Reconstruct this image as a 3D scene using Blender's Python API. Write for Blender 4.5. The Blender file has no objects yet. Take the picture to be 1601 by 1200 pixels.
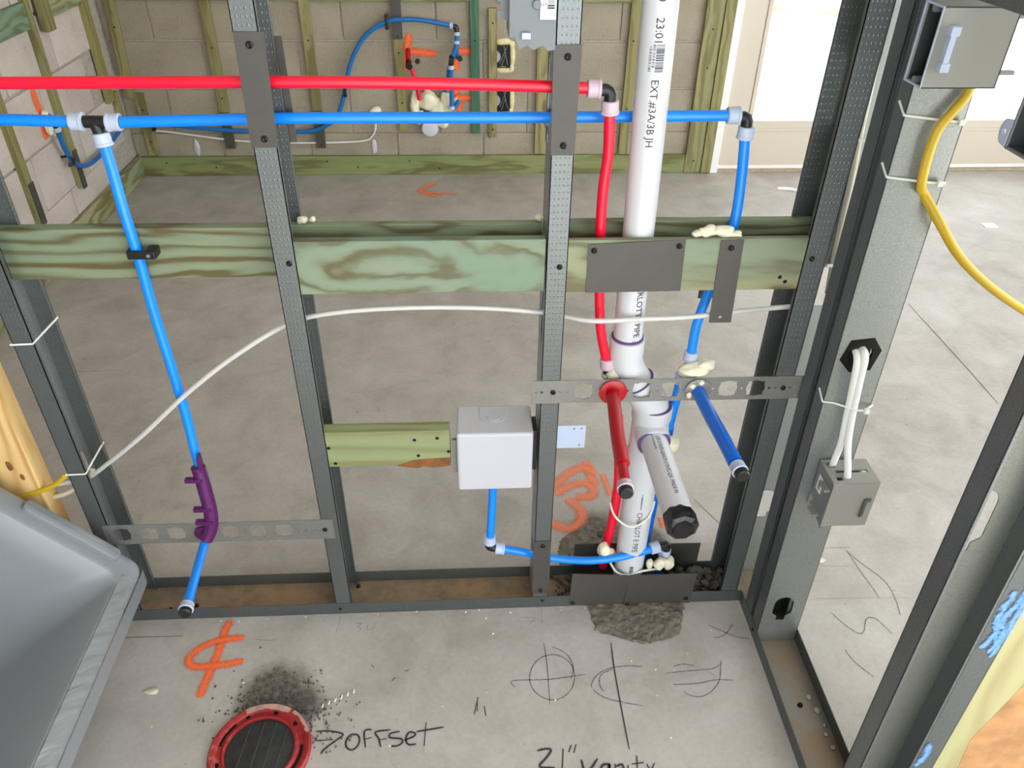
import bpy, bmesh, math, random
from mathutils import Vector, Matrix, noise
from mathutils.geometry import tessellate_polygon
random.seed(7)
SC = bpy.context.scene
COL = SC.collection
S = 0.001                                   # all coordinates below are millimetres

# ------------------------------------------------------------------ camera, sky, sun, exposure
cam = bpy.data.cameras.new('camera')
camo = bpy.data.objects.new('camera', cam)
COL.objects.link(camo)
yaw, pit, rol = 0.0602443, 0.6185565, 0.0155055
cam.sensor_width = 36.0
cam.lens = 1222.8 / 1601 * 36.0
cam.clip_start = 0.02
cam.clip_end = 500
_f = Vector((math.sin(yaw) * math.cos(pit), math.cos(yaw) * math.cos(pit), -math.sin(pit)))
_r = Vector((math.cos(yaw), -math.sin(yaw), 0))
_u = _r.cross(_f)
_r2 = _r * math.cos(rol) + _u * math.sin(rol)
_u2 = -_r * math.sin(rol) + _u * math.cos(rol)
camo.matrix_world = Matrix(((_r2.x, _u2.x, -_f.x, 0.6988), (_r2.y, _u2.y, -_f.y, -1.0681),
                            (_r2.z, _u2.z, -_f.z, 1.3396), (0, 0, 0, 1)))
SC.camera = camo

world = bpy.data.worlds.new('sky')
SC.world = world
world.use_nodes = True
bg = world.node_tree.nodes['Background']
bg.inputs[0].default_value = (0.87, 0.94, 1.0, 1)
bg.inputs[1].default_value = 3.4

sun = bpy.data.lights.new('sun', 'SUN')
sun.energy = 13.0
sun.angle = math.radians(1.0)
sun.color = (1.0, 0.97, 0.93)
suno = bpy.data.objects.new('sun', sun)
COL.objects.link(suno)
suno.rotation_euler = Vector((0.15, -0.8, 0.9)).to_track_quat('Z', 'Y').to_euler()

SC.view_settings.view_transform = 'Standard'
SC.view_settings.look = 'None'
SC.view_settings.exposure = 0.45
SC.view_settings.gamma = 1.0
SC.view_settings.use_curve_mapping = False
SC.cycles.max_bounces = 10
SC.cycles.diffuse_bounces = 6
SC.cycles.glossy_bounces = 5
SC.cycles.transparent_max_bounces = 16

# ------------------------------------------------------------------ colour and material helpers
def lin(r, g, b):
    def k(v):
        v /= 255.0
        return v / 12.92 if v <= 0.04045 else ((v + 0.055) / 1.055) ** 2.4
    return (k(r), k(g), k(b), 1.0)

class NT:
    def __init__(self, name):
        self.m = bpy.data.materials.new(name)
        self.m.use_nodes = True
        self.t = self.m.node_tree
        self.b = self.t.nodes['Principled BSDF']
    def n(self, kind, **kw):
        nd = self.t.nodes.new(kind)
        for k, v in kw.items():
            if k.startswith('_'):
                setattr(nd, k[1:], v)
        return nd
    def l(self, a, b):
        self.t.links.new(a, b)
    def coord(self, scale=(1, 1, 1), rot=(0, 0, 0), kind='Object'):
        tc = self.n('ShaderNodeTexCoord')
        mp = self.n('ShaderNodeMapping')
        mp.inputs['Scale'].default_value = scale
        mp.inputs['Rotation'].default_value = rot
        self.l(tc.outputs[kind], mp.inputs[0])
        return mp.outputs[0]
    def noise(self, vec, scale, detail=4, rough=0.55, dist=0.0):
        nd = self.n('ShaderNodeTexNoise')
        nd.inputs['Scale'].default_value = scale
        nd.inputs['Detail'].default_value = detail
        nd.inputs['Roughness'].default_value = rough
        nd.inputs['Distortion'].default_value = dist
        self.l(vec, nd.inputs['Vector'])
        return nd.outputs['Fac']
    def ramp(self, fac, stops):
        r = self.n('ShaderNodeValToRGB')
        e = r.color_ramp.elements
        while len(e) < len(stops):
            e.new(0.5)
        for el, (p, c) in zip(e, stops):
            el.position = p
            el.color = c if len(c) == 4 else (*c, 1)
        self.l(fac, r.inputs[0])
        return r.outputs[0]
    def mix(self, fac, a, b, mode='MIX'):
        m = self.n('ShaderNodeMix', _data_type='RGBA', _blend_type=mode)
        if hasattr(fac, 'links'): self.l(fac, m.inputs[0])
        else: m.inputs[0].default_value = fac
        for s, v in ((6, a), (7, b)):
            if hasattr(v, 'links'): self.l(v, m.inputs[s])
            else: m.inputs[s].default_value = v
        return m.outputs[2]
    def math(self, op, a, b=0.0, c=None):
        m = self.n('ShaderNodeMath', _operation=op)
        for i, v in enumerate((a, b) if c is None else (a, b, c)):
            if hasattr(v, 'links'): self.l(v, m.inputs[i])
            else: m.inputs[i].default_value = v
        return m.outputs[0]
    def sep(self, vec):
        s = self.n('ShaderNodeSeparateXYZ')
        self.l(vec, s.inputs[0])
        return s.outputs
    def bump(self, h, strength=0.3, dist=0.002):
        b = self.n('ShaderNodeBump')
        b.inputs['Strength'].default_value = strength
        b.inputs['Distance'].default_value = dist
        self.l(h, b.inputs['Height'])
        self.l(b.outputs[0], self.b.inputs['Normal'])
    def col(self, c):
        if hasattr(c, 'links'): self.l(c, self.b.inputs['Base Color'])
        else: self.b.inputs['Base Color'].default_value = c
    def set(self, rough=0.5, metal=0.0, spec=None):
        self.b.inputs['Roughness'].default_value = rough
        self.b.inputs['Metallic'].default_value = metal
        if spec is not None: self.b.inputs['Specular IOR Level'].default_value = spec
        return self.m

def plain(name, c, rough=0.5, metal=0.0, nscale=None, var=0.12, bump=0.0, spec=None):
    t = NT(name)
    if nscale:
        v = t.coord()
        f = t.noise(v, nscale, 4)
        a = tuple(x * (1 - var) for x in c[:3]) + (1,)
        b = tuple(min(1, x * (1 + var)) for x in c[:3]) + (1,)
        t.col(t.ramp(f, [(0.3, a), (0.7, b)]))
        if bump: t.bump(f, bump, 0.002)
    else:
        t.col(c)
    return t.set(rough, metal, spec)

def galv(name, c, rough=0.42, metal=0.75, knurl=None, spots=None):
    """galvanised sheet: zinc spangle, optional dimple grid (knurl = the two axes it runs on)"""
    t = NT(name)
    v = t.coord()
    f = t.noise(v, 420, 3, 0.6)
    g = t.noise(v, 9, 3, 0.6)
    a = tuple(x * 0.78 for x in c[:3]) + (1,)
    b = tuple(min(1, x * 1.18) for x in c[:3]) + (1,)
    cc = t.ramp(f, [(0.3, a), (0.7, b)])
    cc = t.mix(t.math('MULTIPLY', g, 0.5), cc, tuple(x * 0.7 for x in c[:3]) + (1,))
    if spots:
        h = t.noise(v, 26, 5, 0.65)
        h2 = t.noise(v, 5, 3, 0.6)
        cc = t.mix(t.ramp(t.math('ADD', t.math('MULTIPLY', h, .5), t.math('MULTIPLY', h2, .5)), [(0.40, (0, 0, 0)), (0.56, (1, 1, 1))]), cc, spots)
    t.col(cc)
    if knurl:
        s = t.sep(v)
        k = 2 * math.pi / 0.0062
        p = t.math('SINE', t.math('MULTIPLY', s[knurl[0]], k))
        q = t.math('SINE', t.math('MULTIPLY', s[knurl[1]], k * 0.62))
        d = t.math('MULTIPLY', t.math('MAXIMUM', p, 0.0), t.math('MAXIMUM', q, 0.0))
        d = t.math('MAXIMUM', d, 0.3)
        t.bump(d, 0.5, 0.001)
    else:
        t.bump(f, 0.08, 0.0005)
    return t.set(rough, metal)

def wood(name, axis, base, ring, tint, seed=0.0, stretch=0.09, freq=34, tint_amt=0.6, ring_amt=1.0, heart=None):
    """sawn board: growth rings about a heart line (heart, metres), drawn out along the board's axis"""
    t = NT(name)
    sc = [1.0, 1.0, 1.0]
    sc[axis] = stretch
    if heart is None: heart = [(-0.31, 0.25, 0.12), (0.2, 0.3, -0.4)][axis == 2]
    tc = t.n('ShaderNodeTexCoord')
    sub = t.n('ShaderNodeVectorMath', _operation='SUBTRACT'); sub.inputs[1].default_value = heart
    t.l(tc.outputs['Object'], sub.inputs[0])
    mp = t.n('ShaderNodeMapping'); mp.inputs['Scale'].default_value = sc
    t.l(sub.outputs[0], mp.inputs[0])
    v = mp.outputs[0]
    ln = t.n('ShaderNodeVectorMath', _operation='LENGTH'); t.l(v, ln.inputs[0])
    off = t.n('ShaderNodeVectorMath', _operation='ADD'); off.inputs[1].default_value = (seed * 1.7, seed * .9, seed * 1.3)
    t.l(v, off.inputs[0])
    o = off.outputs[0]
    wm = t.n('ShaderNodeMapping'); wsc = [1.0, 1.0, 1.0]; wsc[axis] = 2.4; wm.inputs['Scale'].default_value = wsc
    t.l(o, wm.inputs[0])
    n1 = t.noise(wm.outputs[0], 13, 3, 0.5, 0.4)
    n0 = t.noise(o, 60, 2, 0.5)
    ph = t.math('ADD', t.math('MULTIPLY', ln.outputs['Value'], freq * 9.0), t.math('MULTIPLY', n1, 21.0))
    ph = t.math('ADD', ph, t.math('MULTIPLY', n0, 1.6))
    w = t.math('MULTIPLY_ADD', t.math('SINE', ph), 0.5, 0.5)
    w = t.math('POWER', w, 1.25)
    n2 = t.noise(o, 260, 4, 0.6)
    n4 = t.noise(o, 26, 2, 0.5)
    w = t.math('MULTIPLY', w, t.math('MULTIPLY_ADD', n4, 1.3, 0.25))
    w2 = t.math('ADD', t.math('MULTIPLY', w, 0.95), t.math('MULTIPLY', t.math('SUBTRACT', n2, 0.4), 0.35))
    c = t.ramp(w2, [(0.05, base), (0.45, tuple(x * 0.86 for x in base[:3]) + (1,)), (0.9, ring)])
    if ring_amt < 1: c = t.mix(ring_amt, base, c)
    n3 = t.noise(o, 9, 3, 0.6)
    tm = t.mix(t.math('MULTIPLY', w, 0.55), tint, ring)
    c = t.mix(t.math('MULTIPLY', t.ramp(n3, [(0.40, (0, 0, 0)), (0.60, (1, 1, 1))]), tint_amt), c, tm)
    t.col(c)
    t.bump(n2, 0.2, 0.0012)
    return t.set(0.62)

M = {}
def concrete(name, c1, c2, c3, stain=None):
    t = NT(name)
    v = t.coord()
    a = t.noise(v, 1.1, 5, 0.6, 0.3)
    b = t.noise(v, 7, 6, 0.65, 0.5)
    d = t.noise(v, 90, 4, 0.6)
    e = t.noise(v, 34, 3, 0.5)
    m = t.math('ADD', t.math('MULTIPLY', a, 0.5), t.math('MULTIPLY', b, 0.5))
    c = t.ramp(m, [(0.34, c1), (0.5, c2), (0.66, c3)])
    c = t.mix(0.15, c, t.ramp(d, [(0.3, (0.25, 0.23, 0.2)), (0.7, (0.62, 0.6, 0.57))]), 'OVERLAY')
    sp = t.ramp(e, [(0.24, (1, 1, 1)), (0.29, (0, 0, 0))])
    c = t.mix(t.math('MULTIPLY', sp, 0.35), c, (0.09, 0.08, 0.07, 1))
    if stain:
        # dark wet-looking patching dust around the pipe flange and the patch
        s = t.sep(v)
        acc = None
        for (x, y, r) in stain:
            dx = t.math('SUBTRACT', s[0], x); dy = t.math('SUBTRACT', s[1], y)
            dd = t.math('SQRT', t.math('ADD', t.math('MULTIPLY', dx, dx), t.math('MULTIPLY', dy, dy)))
            dd = t.math('ADD', dd, t.math('MULTIPLY', t.math('SUBTRACT', b, 0.5), r * 1.1))
            k = t.ramp(t.math('DIVIDE', dd, r), [(0.55, (1, 1, 1)), (1.0, (0, 0, 0))])
            acc = k if acc is None else t.math('MAXIMUM', acc, k)
        dirt = t.ramp(d, [(0.35, lin(52, 48, 42)), (0.6, lin(96, 88, 76)), (0.72, lin(140, 130, 116))])
        c = t.mix(t.math('MULTIPLY', acc, 0.85), c, dirt)
    t.col(c)
    h = t.math('ADD', t.math('MULTIPLY', d, 0.4), b)
    t.bump(h, 0.22, 0.003)
    return t.set(0.55, 0, 0.35)

M['floor'] = concrete('floor_concrete', lin(152, 145, 137), lin(174, 168, 161), lin(190, 185, 180),
                      stain=[(0.315, -0.185, 0.085), (0.36, -0.205, 0.06), (0.98, 0.19, 0.09), (1.10, 0.18, 0.05)])
M['outside'] = plain('sunlit_ground', lin(228, 222, 205), 0.9, 0, 0.8, 0.1)
def _grass():
    t = NT('ground_with_grass')
    v = t.coord()
    a = t.noise(v, 0.7, 5, 0.65)
    c = t.ramp(a, [(0.53, lin(226, 224, 216)), (0.62, lin(96, 108, 40))])
    t.col(c)
    return t.set(0.9)
M['outside'] = _grass()
def _block(name='concrete_block_grey', k=1.0):
    t = NT(name)
    v = t.coord()
    a = t.noise(v, 3.5, 4, 0.6); d = t.noise(v, 120, 4, 0.7); e = t.noise(v, 40, 3, 0.6)
    oi = t.n('ShaderNodeObjectInfo')
    c = t.ramp(t.math('ADD', t.math('MULTIPLY', a, 0.6), t.math('MULTIPLY', d, 0.4)),
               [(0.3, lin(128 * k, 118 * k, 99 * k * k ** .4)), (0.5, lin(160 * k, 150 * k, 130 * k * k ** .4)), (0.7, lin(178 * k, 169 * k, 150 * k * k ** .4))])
    c = t.mix(t.math('MULTIPLY', oi.outputs['Random'], 0.22), c, lin(128, 118, 104))
    c = t.mix(t.math('MULTIPLY', t.ramp(e, [(0.28, (1, 1, 1)), (0.34, (0, 0, 0))]), 0.45), c, lin(95, 88, 78))
    t.col(c)
    t.bump(d, 0.45, 0.004)
    return t.set(0.9)
M['block'] = _block()
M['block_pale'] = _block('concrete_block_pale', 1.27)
M['mortar'] = plain('mortar_grey', lin(168, 160, 148), 0.95, 0, 60, 0.15, 0.4)
M['ceiling'] = plain('ceiling_board', lin(205, 203, 198), 0.9, 0, 3, 0.05)

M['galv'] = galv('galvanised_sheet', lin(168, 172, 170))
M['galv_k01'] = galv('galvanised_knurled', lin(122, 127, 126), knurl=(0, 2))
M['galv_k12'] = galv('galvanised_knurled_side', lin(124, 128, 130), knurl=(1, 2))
M['galv_dark'] = galv('galvanised_sheet_dull', lin(122, 124, 118))
M['track'] = galv('galvanised_track', lin(112, 118, 117))
M['track_dirty'] = galv('galvanised_track_dusty', lin(120, 108, 92), 0.6, 0.25, spots=lin(156, 128, 98))
M['track_stained'] = galv('galvanised_track_stained', lin(136, 134, 128), 0.5, 0.4, spots=lin(136, 118, 96))
M['strap'] = galv('perforated_strap_steel', lin(146, 145, 140), 0.5, 0.6)
M['nailplate'] = plain('dark_nail_plate_steel', lin(80, 77, 72), 0.5, 0.3, 30, 0.06)
M['screw'] = plain('black_screw', lin(24, 23, 22), 0.35, 0.5)
PTB, PTR, PTT = lin(128, 138, 108), lin(92, 82, 48), lin(100, 130, 112)
M['pt_x'] = wood('treated_board_x', 0, PTB, PTR, PTT, 0.3)
M['pt_x2'] = wood('treated_board_x2', 0, lin(134, 142, 114), lin(94, 82, 48), lin(106, 134, 116), 2.3, 0.22, 20, 0.6, 1.0, (0.60, 0.000, 0.797))
M['pt_x3'] = wood('treated_board_x3', 0, lin(146, 144, 108), lin(102, 88, 52), lin(112, 138, 118), 4.1, 0.11, 17, 0.6, 1.0, (1.05, -0.01, 0.775))
M['pt_z'] = wood('treated_strip_z', 2, lin(146, 136, 84), lin(104, 90, 50), lin(118, 126, 80), 1.1, ring_amt=.7)
M['pt_z2'] = wood('treated_strip_z2', 2, lin(156, 146, 96), lin(108, 96, 54), lin(124, 130, 88), 5.1)
M['pt_green'] = wood('treated_strip_green', 2, lin(72, 112, 82), lin(50, 86, 60), lin(64, 108, 88), 2.1)
M['pt_y'] = wood('treated_board_y', 1, lin(160, 156, 116), lin(112, 104, 58), lin(112, 146, 122), 3.1)
M['pt_olive'] = wood('treated_board_olive', 0, lin(138, 140, 88), lin(96, 90, 48), lin(112, 132, 84), 9.4, 0.07, 26, 0.6, .9)
M['pt_teal'] = wood('treated_board_teal', 1, lin(118, 140, 118), lin(96, 104, 66), lin(84, 132, 118), 8.1, 0.12, 20, 0.8)
M['pt_lime'] = wood('treated_block', 0, lin(156, 154, 108), lin(124, 118, 74), lin(120, 140, 100), 6.3, 0.06, 24, 0.6)
M['bark'] = plain('bark_edge', lin(126, 78, 40), 0.8, 0, 40, 0.3, 0.5)
M['spf'] = wood('yellow_pine_stud', 2, lin(232, 196, 132), lin(196, 140, 78), lin(222, 178, 112), 1.9, 0.05, 30, 0.4)
M['spf2'] = wood('pine_jamb', 2, lin(172, 160, 114), lin(150, 132, 86), lin(160, 160, 114), 7.7, 0.05, 20, 0.5)
M['knot'] = plain('brown_wood_wane', lin(176, 128, 82), 0.7, 0, 16, 0.35, 0.3)
def pexm(name, c):
    t = NT(name)
    t.col(c)
    t.b.inputs['Coat Weight'].default_value = 0.15
    t.b.inputs['Coat Roughness'].default_value = 0.12
    return t.set(0.32, 0, 0.5)
M['red'] = pexm('red_pex', lin(238, 8, 50))
M['red_sleeve'] = pexm('red_sleeve', lin(172, 4, 18))
M['blue'] = pexm('blue_pex', lin(0, 138, 250))
M['blue_dark'] = pexm('blue_sleeve', lin(0, 100, 205))
M['blue_back'] = pexm('blue_pipe_far', lin(8, 104, 176))
M['ring'] = plain('translucent_white_ring', lin(182, 194, 216), 0.35)
M['ring_pink'] = plain('translucent_pink_ring', lin(204, 180, 190), 0.35)
M['black'] = plain('black_plastic', lin(24, 24, 25), 0.4)
M['rubber'] = plain('black_wrap', lin(12, 12, 12), 0.25)
M['pvc'] = plain('white_pvc', lin(208, 208, 211), 0.28, 0, 4, 0.02)
M['primer'] = plain('purple_primer', lin(92, 70, 120), 0.4)
M['ink'] = plain('black_ink', lin(38, 36, 40), 0.6)
M['print_grey'] = plain('grey_ink', lin(120, 120, 124), 0.6)
M['purple'] = plain('purple_plastic', lin(84, 18, 84), 0.38)
M['whitebox'] = plain('white_plastic', lin(190, 190, 196), 0.35)
M['greyplastic'] = plain('grey_plastic', lin(116, 121, 124), 0.45, 0, 6, 0.03)
M['greyplastic_b'] = plain('grey_box_plastic', lin(142, 141, 134), 0.5, 0, 6, 0.03)
M['sticker'] = plain('white_sticker', lin(228, 230, 232), 0.6)
M['foam'] = plain('cream_foam', lin(232, 224, 196), 0.45, 0, 30, 0.06, 0.1)
M['foam_y'] = plain('yellowed_foam', lin(222, 208, 158), 0.7, 0, 60, 0.12, 0.3)
M['cable'] = plain('white_cable', lin(226, 226, 222), 0.45)
M['cable_clear'] = plain('pale_tube', lin(206, 204, 198), 0.35)
M['cable_tan'] = plain('tan_cable', lin(206, 198, 176), 0.45)
M['yellow'] = plain('yellow_cable', lin(204, 170, 34), 0.4)
M['tie'] = plain('white_tie', lin(224, 226, 216), 0.45)
M['copper'] = plain('copper_wire', lin(150, 84, 60), 0.3, 0.8)
M['door'] = plain('cream_door_paint', lin(200, 189, 172), 0.5)
M['doorwhite'] = plain('white_frame', lin(232, 230, 226), 0.5)
M['sill'] = plain('threshold_dusty', lin(168, 152, 132), 0.7, 0, 40, 0.2)
def _fl():
    t = NT('red_closet_flange')
    n = t.noise(t.coord(), 30, 5, 0.7)
    t.col(t.ramp(n, [(0.4, lin(138, 18, 24)), (0.58, lin(160, 40, 42)), (0.72, lin(168, 120, 108))]))
    return t.set(0.45)
M['flange'] = _fl()
M['flange_dust'] = plain('dusty_ring', lin(176, 140, 130), 0.8, 0, 60, 0.25)
M['plug'] = plain('black_test_plug', lin(42, 42, 42), 0.55, 0, 70, 0.4)
M['rock'] = plain('dark_rubble', lin(82, 76, 70), 0.9, 0, 25, 0.35, 0.5)
M['patch'] = plain('mortar_patch', lin(112, 104, 94), 0.95, 0, 70, 0.35, 0.9)
M['paper'] = plain('white_scrap', lin(240, 240, 242), 0.7)
M['box_dark'] = plain('box_shade_and_dark_parts', lin(58, 60, 62), 0.6)  # inside shade of the boxes put into colour; also dark hub and ribs
M['crack'] = plain('crack_line', lin(96, 76, 66), 0.9)
M['redline'] = plain('red_chalk_line', lin(208, 150, 138), 0.9)
M['pencil'] = plain('pencil', lin(84, 76, 74), 0.8)
M['marker'] = plain('dark_marker', lin(58, 46, 58), 0.7)
def _glass():
    m = bpy.data.materials.new('door_glass')
    m.use_nodes = True
    t = m.node_tree
    t.nodes.clear()
    o = t.nodes.new('ShaderNodeOutputMaterial')
    mx = t.nodes.new('ShaderNodeMixShader')
    a = t.nodes.new('ShaderNodeBsdfTransparent')
    g = t.nodes.new('ShaderNodeBsdfGlossy')
    g.inputs['Roughness'].default_value = 0.02
    mx.inputs[0].default_value = 0.06
    t.links.new(a.outputs[0], mx.inputs[1]); t.links.new(g.outputs[0], mx.inputs[2])
    t.links.new(mx.outputs[0], o.inputs[0])
    return m
M['glass'] = _glass()
def spray(name, c, scale, dens=1.0, grain=0.9):
    """paint mark: soft broken edge across the stroke (uv.y), grainy like spray or chalk on concrete"""
    t = NT(name)
    t.col(c); t.set(0.85)
    uv = t.n('ShaderNodeUVMap')
    s = t.sep(uv.outputs[0])
    e = t.math('MULTIPLY', t.math('ABSOLUTE', t.math('SUBTRACT', s[1], 0.5)), 2.0)
    n = t.noise(t.coord(), scale, 4, 0.75)
    k = t.math('ADD', t.math('SUBTRACT', 1.0, e), t.math('MULTIPLY', t.math('SUBTRACT', n, 0.5), grain))
    a = t.ramp(k, [(0.12, (0, 0, 0)), (0.45, (0.55, 0.55, 0.55)), (0.85, (1, 1, 1))])
    a = t.math('MULTIPLY', a, dens)
    t.l(a, t.b.inputs['Alpha'])
    return t.m
M['orange'] = spray('orange_spray', lin(250, 112, 60), 120)
M['orange_far'] = spray('orange_spray_thin', lin(250, 140, 100), 160, 0.75)
M['chalk_blue'] = spray('blue_chalk', lin(110, 158, 220), 130, 0.85, 3.2)
M['pencil_soft'] = spray('pencil_soft', lin(70, 64, 66), 300, 0.7, 2.2)

def _tub():
    t = NT('grey_tub_acrylic')
    t.col(lin(128, 132, 136))
    t.b.inputs['Coat Weight'].default_value = 0.4
    t.b.inputs['Coat Roughness'].default_value = 0.22
    return t.set(0.38)
M['tub'] = _tub()
def _film():
    t = NT('grey_tub_film')
    t.col(lin(128, 130, 130))
    v = t.coord((1, 1, 1), (0, 0, math.radians(35)))
    mp = t.n('ShaderNodeMapping'); mp.inputs['Scale'].default_value = (60, 7, 20)
    t.l(v, mp.inputs[0])
    n = t.noise(mp.outputs[0], 1.0, 2, 0.5)
    t.bump(n, 0.9, 0.008)
    t.b.inputs['Coat Weight'].default_value = 0.5
    t.b.inputs['Coat Roughness'].default_value = 0.15
    return t.set(0.35)
M['film'] = _film()

# ------------------------------------------------------------------ mesh helpers
class MB:
    def __init__(self):
        self.v = []; self.f = []; self.uv = None
    def add(self, vs, fs):
        o = len(self.v)
        self.v += [tuple(p) for p in vs]
        self.f += [tuple(i + o for i in q) for q in fs]
        return self
    def box(self, x0, x1, y0, y1, z0, z1):
        vs = [(x, y, z) for x in (x0, x1) for y in (y0, y1) for z in (z0, z1)]
        return self.add(vs, [(0, 1, 3, 2), (4, 6, 7, 5), (0, 4, 5, 1), (2, 3, 7, 6), (0, 2, 6, 4), (1, 5, 7, 3)])
    def plate(self, o, u, v, outline, th, holes=()):
        """flat plate: outline and holes in (a, b) along unit vectors u, v from o; thickness th along u x v"""
        o, u, v = Vector(o), Vector(u), Vector(v)
        n = u.cross(v).normalized() * th
        loops = [list(outline)] + [list(h) for h in holes]
        pts = [p for l in loops for p in l]
        tri = tessellate_polygon([[Vector((a, b, 0)) for a, b in l] for l in loops])
        P = [o + u * a + v * b for a, b in pts]
        k = len(P)
        vs = P + [p + n for p in P]
        fs = []
        for t in tri:
            a, b, c = (Vector((*pts[i], 0)) for i in t)
            if (b - a).cross(c - a).z < 0: t = t[::-1]
            fs.append(tuple(i + k for i in t)); fs.append(tuple(t[::-1]))
        s = 0
        for l in loops:
            m = len(l)
            for i in range(m):
                a, b = s + i, s + (i + 1) % m
                fs.append((a, b, b + k, a + k))
            s += m
        return self.add(vs, fs)
    def tube(self, pts, r, seg=16, cap=True, flat=1.0, flatdir=None):
        P = [Vector(p) for p in pts]
        rr = r if isinstance(r, (list, tuple)) else [r] * len(P)
        vs, fs = [], []
        prev = None
        for i, p in enumerate(P):
            d = (P[min(i + 1, len(P) - 1)] - P[max(i - 1, 0)]).normalized()
            if prev is None:
                a = Vector(flatdir) if flatdir else (Vector((0, 0, 1)) if abs(d.z) < 0.9 else Vector((1, 0, 0)))
            else:
                a = prev
            a = (a - d * a.dot(d)).normalized()
            prev = a
            b = d.cross(a)
            for k in range(seg):
                t = 2 * math.pi * k / seg
                vs.append(p + a * (math.cos(t) * rr[i]) + b * (math.sin(t) * rr[i] * flat))
        n = len(P)
        for i in range(n - 1):
            for k in range(seg):
                k2 = (k + 1) % seg
                fs.append((i * seg + k, i * seg + k2, (i + 1) * seg + k2, (i + 1) * seg + k))
        if cap:
            fs.append(tuple(reversed(range(seg))))
            fs.append(tuple((n - 1) * seg + k for k in range(seg)))
        return self.add(vs, fs)
    def lathe(self, o, d, prof, seg=24):
        """prof: (distance along d, radius)"""
        o, d = Vector(o), Vector(d).normalized()
        return self.tube([o + d * a for a, _ in _uniq(prof)], [r for _, r in _uniq(prof)], seg)
    def ribbon(self, pts3, w, n):
        """flat stroke on a surface with normal n; gets a uv map (u along, v across)"""
        P = [Vector(p) for p in pts3]
        n = Vector(n)
        if self.uv is None: self.uv = []
        o = len(self.v)
        for i, p in enumerate(P):
            d = (P[min(i + 1, len(P) - 1)] - P[max(i - 1, 0)]).normalized()
            q = min(i, len(P) - 1 - i)
            s = d.cross(n).normalized() * (w / 2 * (0.55 if q == 0 else 0.85 if q == 1 else 1.0))
            self.v += [tuple(p - s), tuple(p + s)]
        for i in range(len(P) - 1):
            a = o + 2 * i
            self.f.append((a, a + 1, a + 3, a + 2))
            self.uv += [(i, 0), (i, 1), (i + 1, 1), (i + 1, 0)]
        return self
    def lean(self, lx, ly):
        self.v = [(x + lx * z, y + ly * z, z) for x, y, z in self.v]
        return self
    def build(self, name, mat, parent=None, smooth=False, bevel=0.0, bseg=2):
        me = bpy.data.meshes.new(name)
        off = Vector((0, 0, 0))
        p = parent
        while p is not None:
            off = off + p.location; p = p.parent
        me.from_pydata([(Vector(q) * S - off) for q in self.v], [], self.f)
        if self.uv:
            u = me.uv_layers.new(name='uv')
            for i, c in enumerate(self.uv): u.data[i].uv = c
        me.validate()
        bm = bmesh.new(); bm.from_mesh(me)
        if not self.uv: bmesh.ops.recalc_face_normals(bm, faces=bm.faces)
        if bevel:
            es = [e for e in bm.edges if len(e.link_faces) == 2 and e.calc_face_angle(0) > 0.6]
            bmesh.ops.bevel(bm, geom=es, offset=bevel * S, segments=bseg, affect='EDGES', profile=0.5, clamp_overlap=True)
        bm.to_mesh(me); bm.free()
        me.materials.append(mat if not isinstance(mat, str) else M[mat])
        if smooth:
            me.shade_smooth()
            try: me.set_sharp_from_angle(angle=math.radians(40))
            except Exception: pass
        ob = bpy.data.objects.new(name, me)
        COL.objects.link(ob)
        if parent: ob.parent = parent
        return ob

def _uniq(prof):
    out = []
    for a, r in prof:
        if out and abs(out[-1][0] - a) < 1e-6: a += 0.05
        out.append((a, r))
    return out

def tag(o, label, cat, group=None, kind=None):
    o['label'] = label; o['category'] = cat
    if group: o['group'] = group
    if kind: o['kind'] = kind
    return o
def thing(name, label, cat, loc, group=None):
    o = bpy.data.objects.new(name, None)
    COL.objects.link(o)
    o.empty_display_size = 0.05
    o.location = Vector(loc) * S
    return tag(o, label, cat, group)
def structure(o, label=None):
    o['kind'] = 'structure'
    if label: o['label'] = label
    return o
def catmull(pts, n=8):
    P = [Vector(p) for p in pts]
    if len(P) < 3: return P
    out = []
    for i in range(len(P) - 1):
        a = P[max(i - 1, 0)]; b = P[i]; c = P[i + 1]; d = P[min(i + 2, len(P) - 1)]
        for k in range(n):
            t = k / n
            out.append(0.5 * ((2 * b) + (c - a) * t + (2 * a - 5 * b + 4 * c - d) * t * t + (3 * b - a - 3 * c + d) * t ** 3))
    out.append(P[-1])
    return out
def circle(cx, cy, r, n=18, a0=0.0):
    return [(cx + r * math.cos(a0 + 2 * math.pi * i / n), cy + r * math.sin(a0 + 2 * math.pi * i / n)) for i in range(n)]
def rect(x0, x1, y0, y1):
    return [(x0, y0), (x1, y0), (x1, y1), (x0, y1)]
def screw(o, d, parent, r=4.6, h=2.2):
    """black bugle-head screw, d = outward direction"""
    return MB().lathe(o, d, [(-1, r * .9), (0, r), (h * .5, r * .95), (h, r * .55), (h * .6, r * .3)], 12).build('screw', 'screw', parent, True)
def blob(c, rad, seed=0, amp=0.25, sub=3, fr=1.3):
    bm = bmesh.new()
    bmesh.ops.create_icosphere(bm, subdivisions=sub, radius=1.0)
    vs = []
    for v in bm.verts:
        k = 1 + amp * noise.noise(v.co * fr + Vector((seed * 3.1, seed * 1.7, seed)))
        vs.append((c[0] + v.co.x * rad[0] * k, c[1] + v.co.y * rad[1] * k, c[2] + v.co.z * rad[2] * k))
    fs = [tuple(x.index for x in f.verts) for f in bm.faces]
    bm.free()
    return vs, fs
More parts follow.
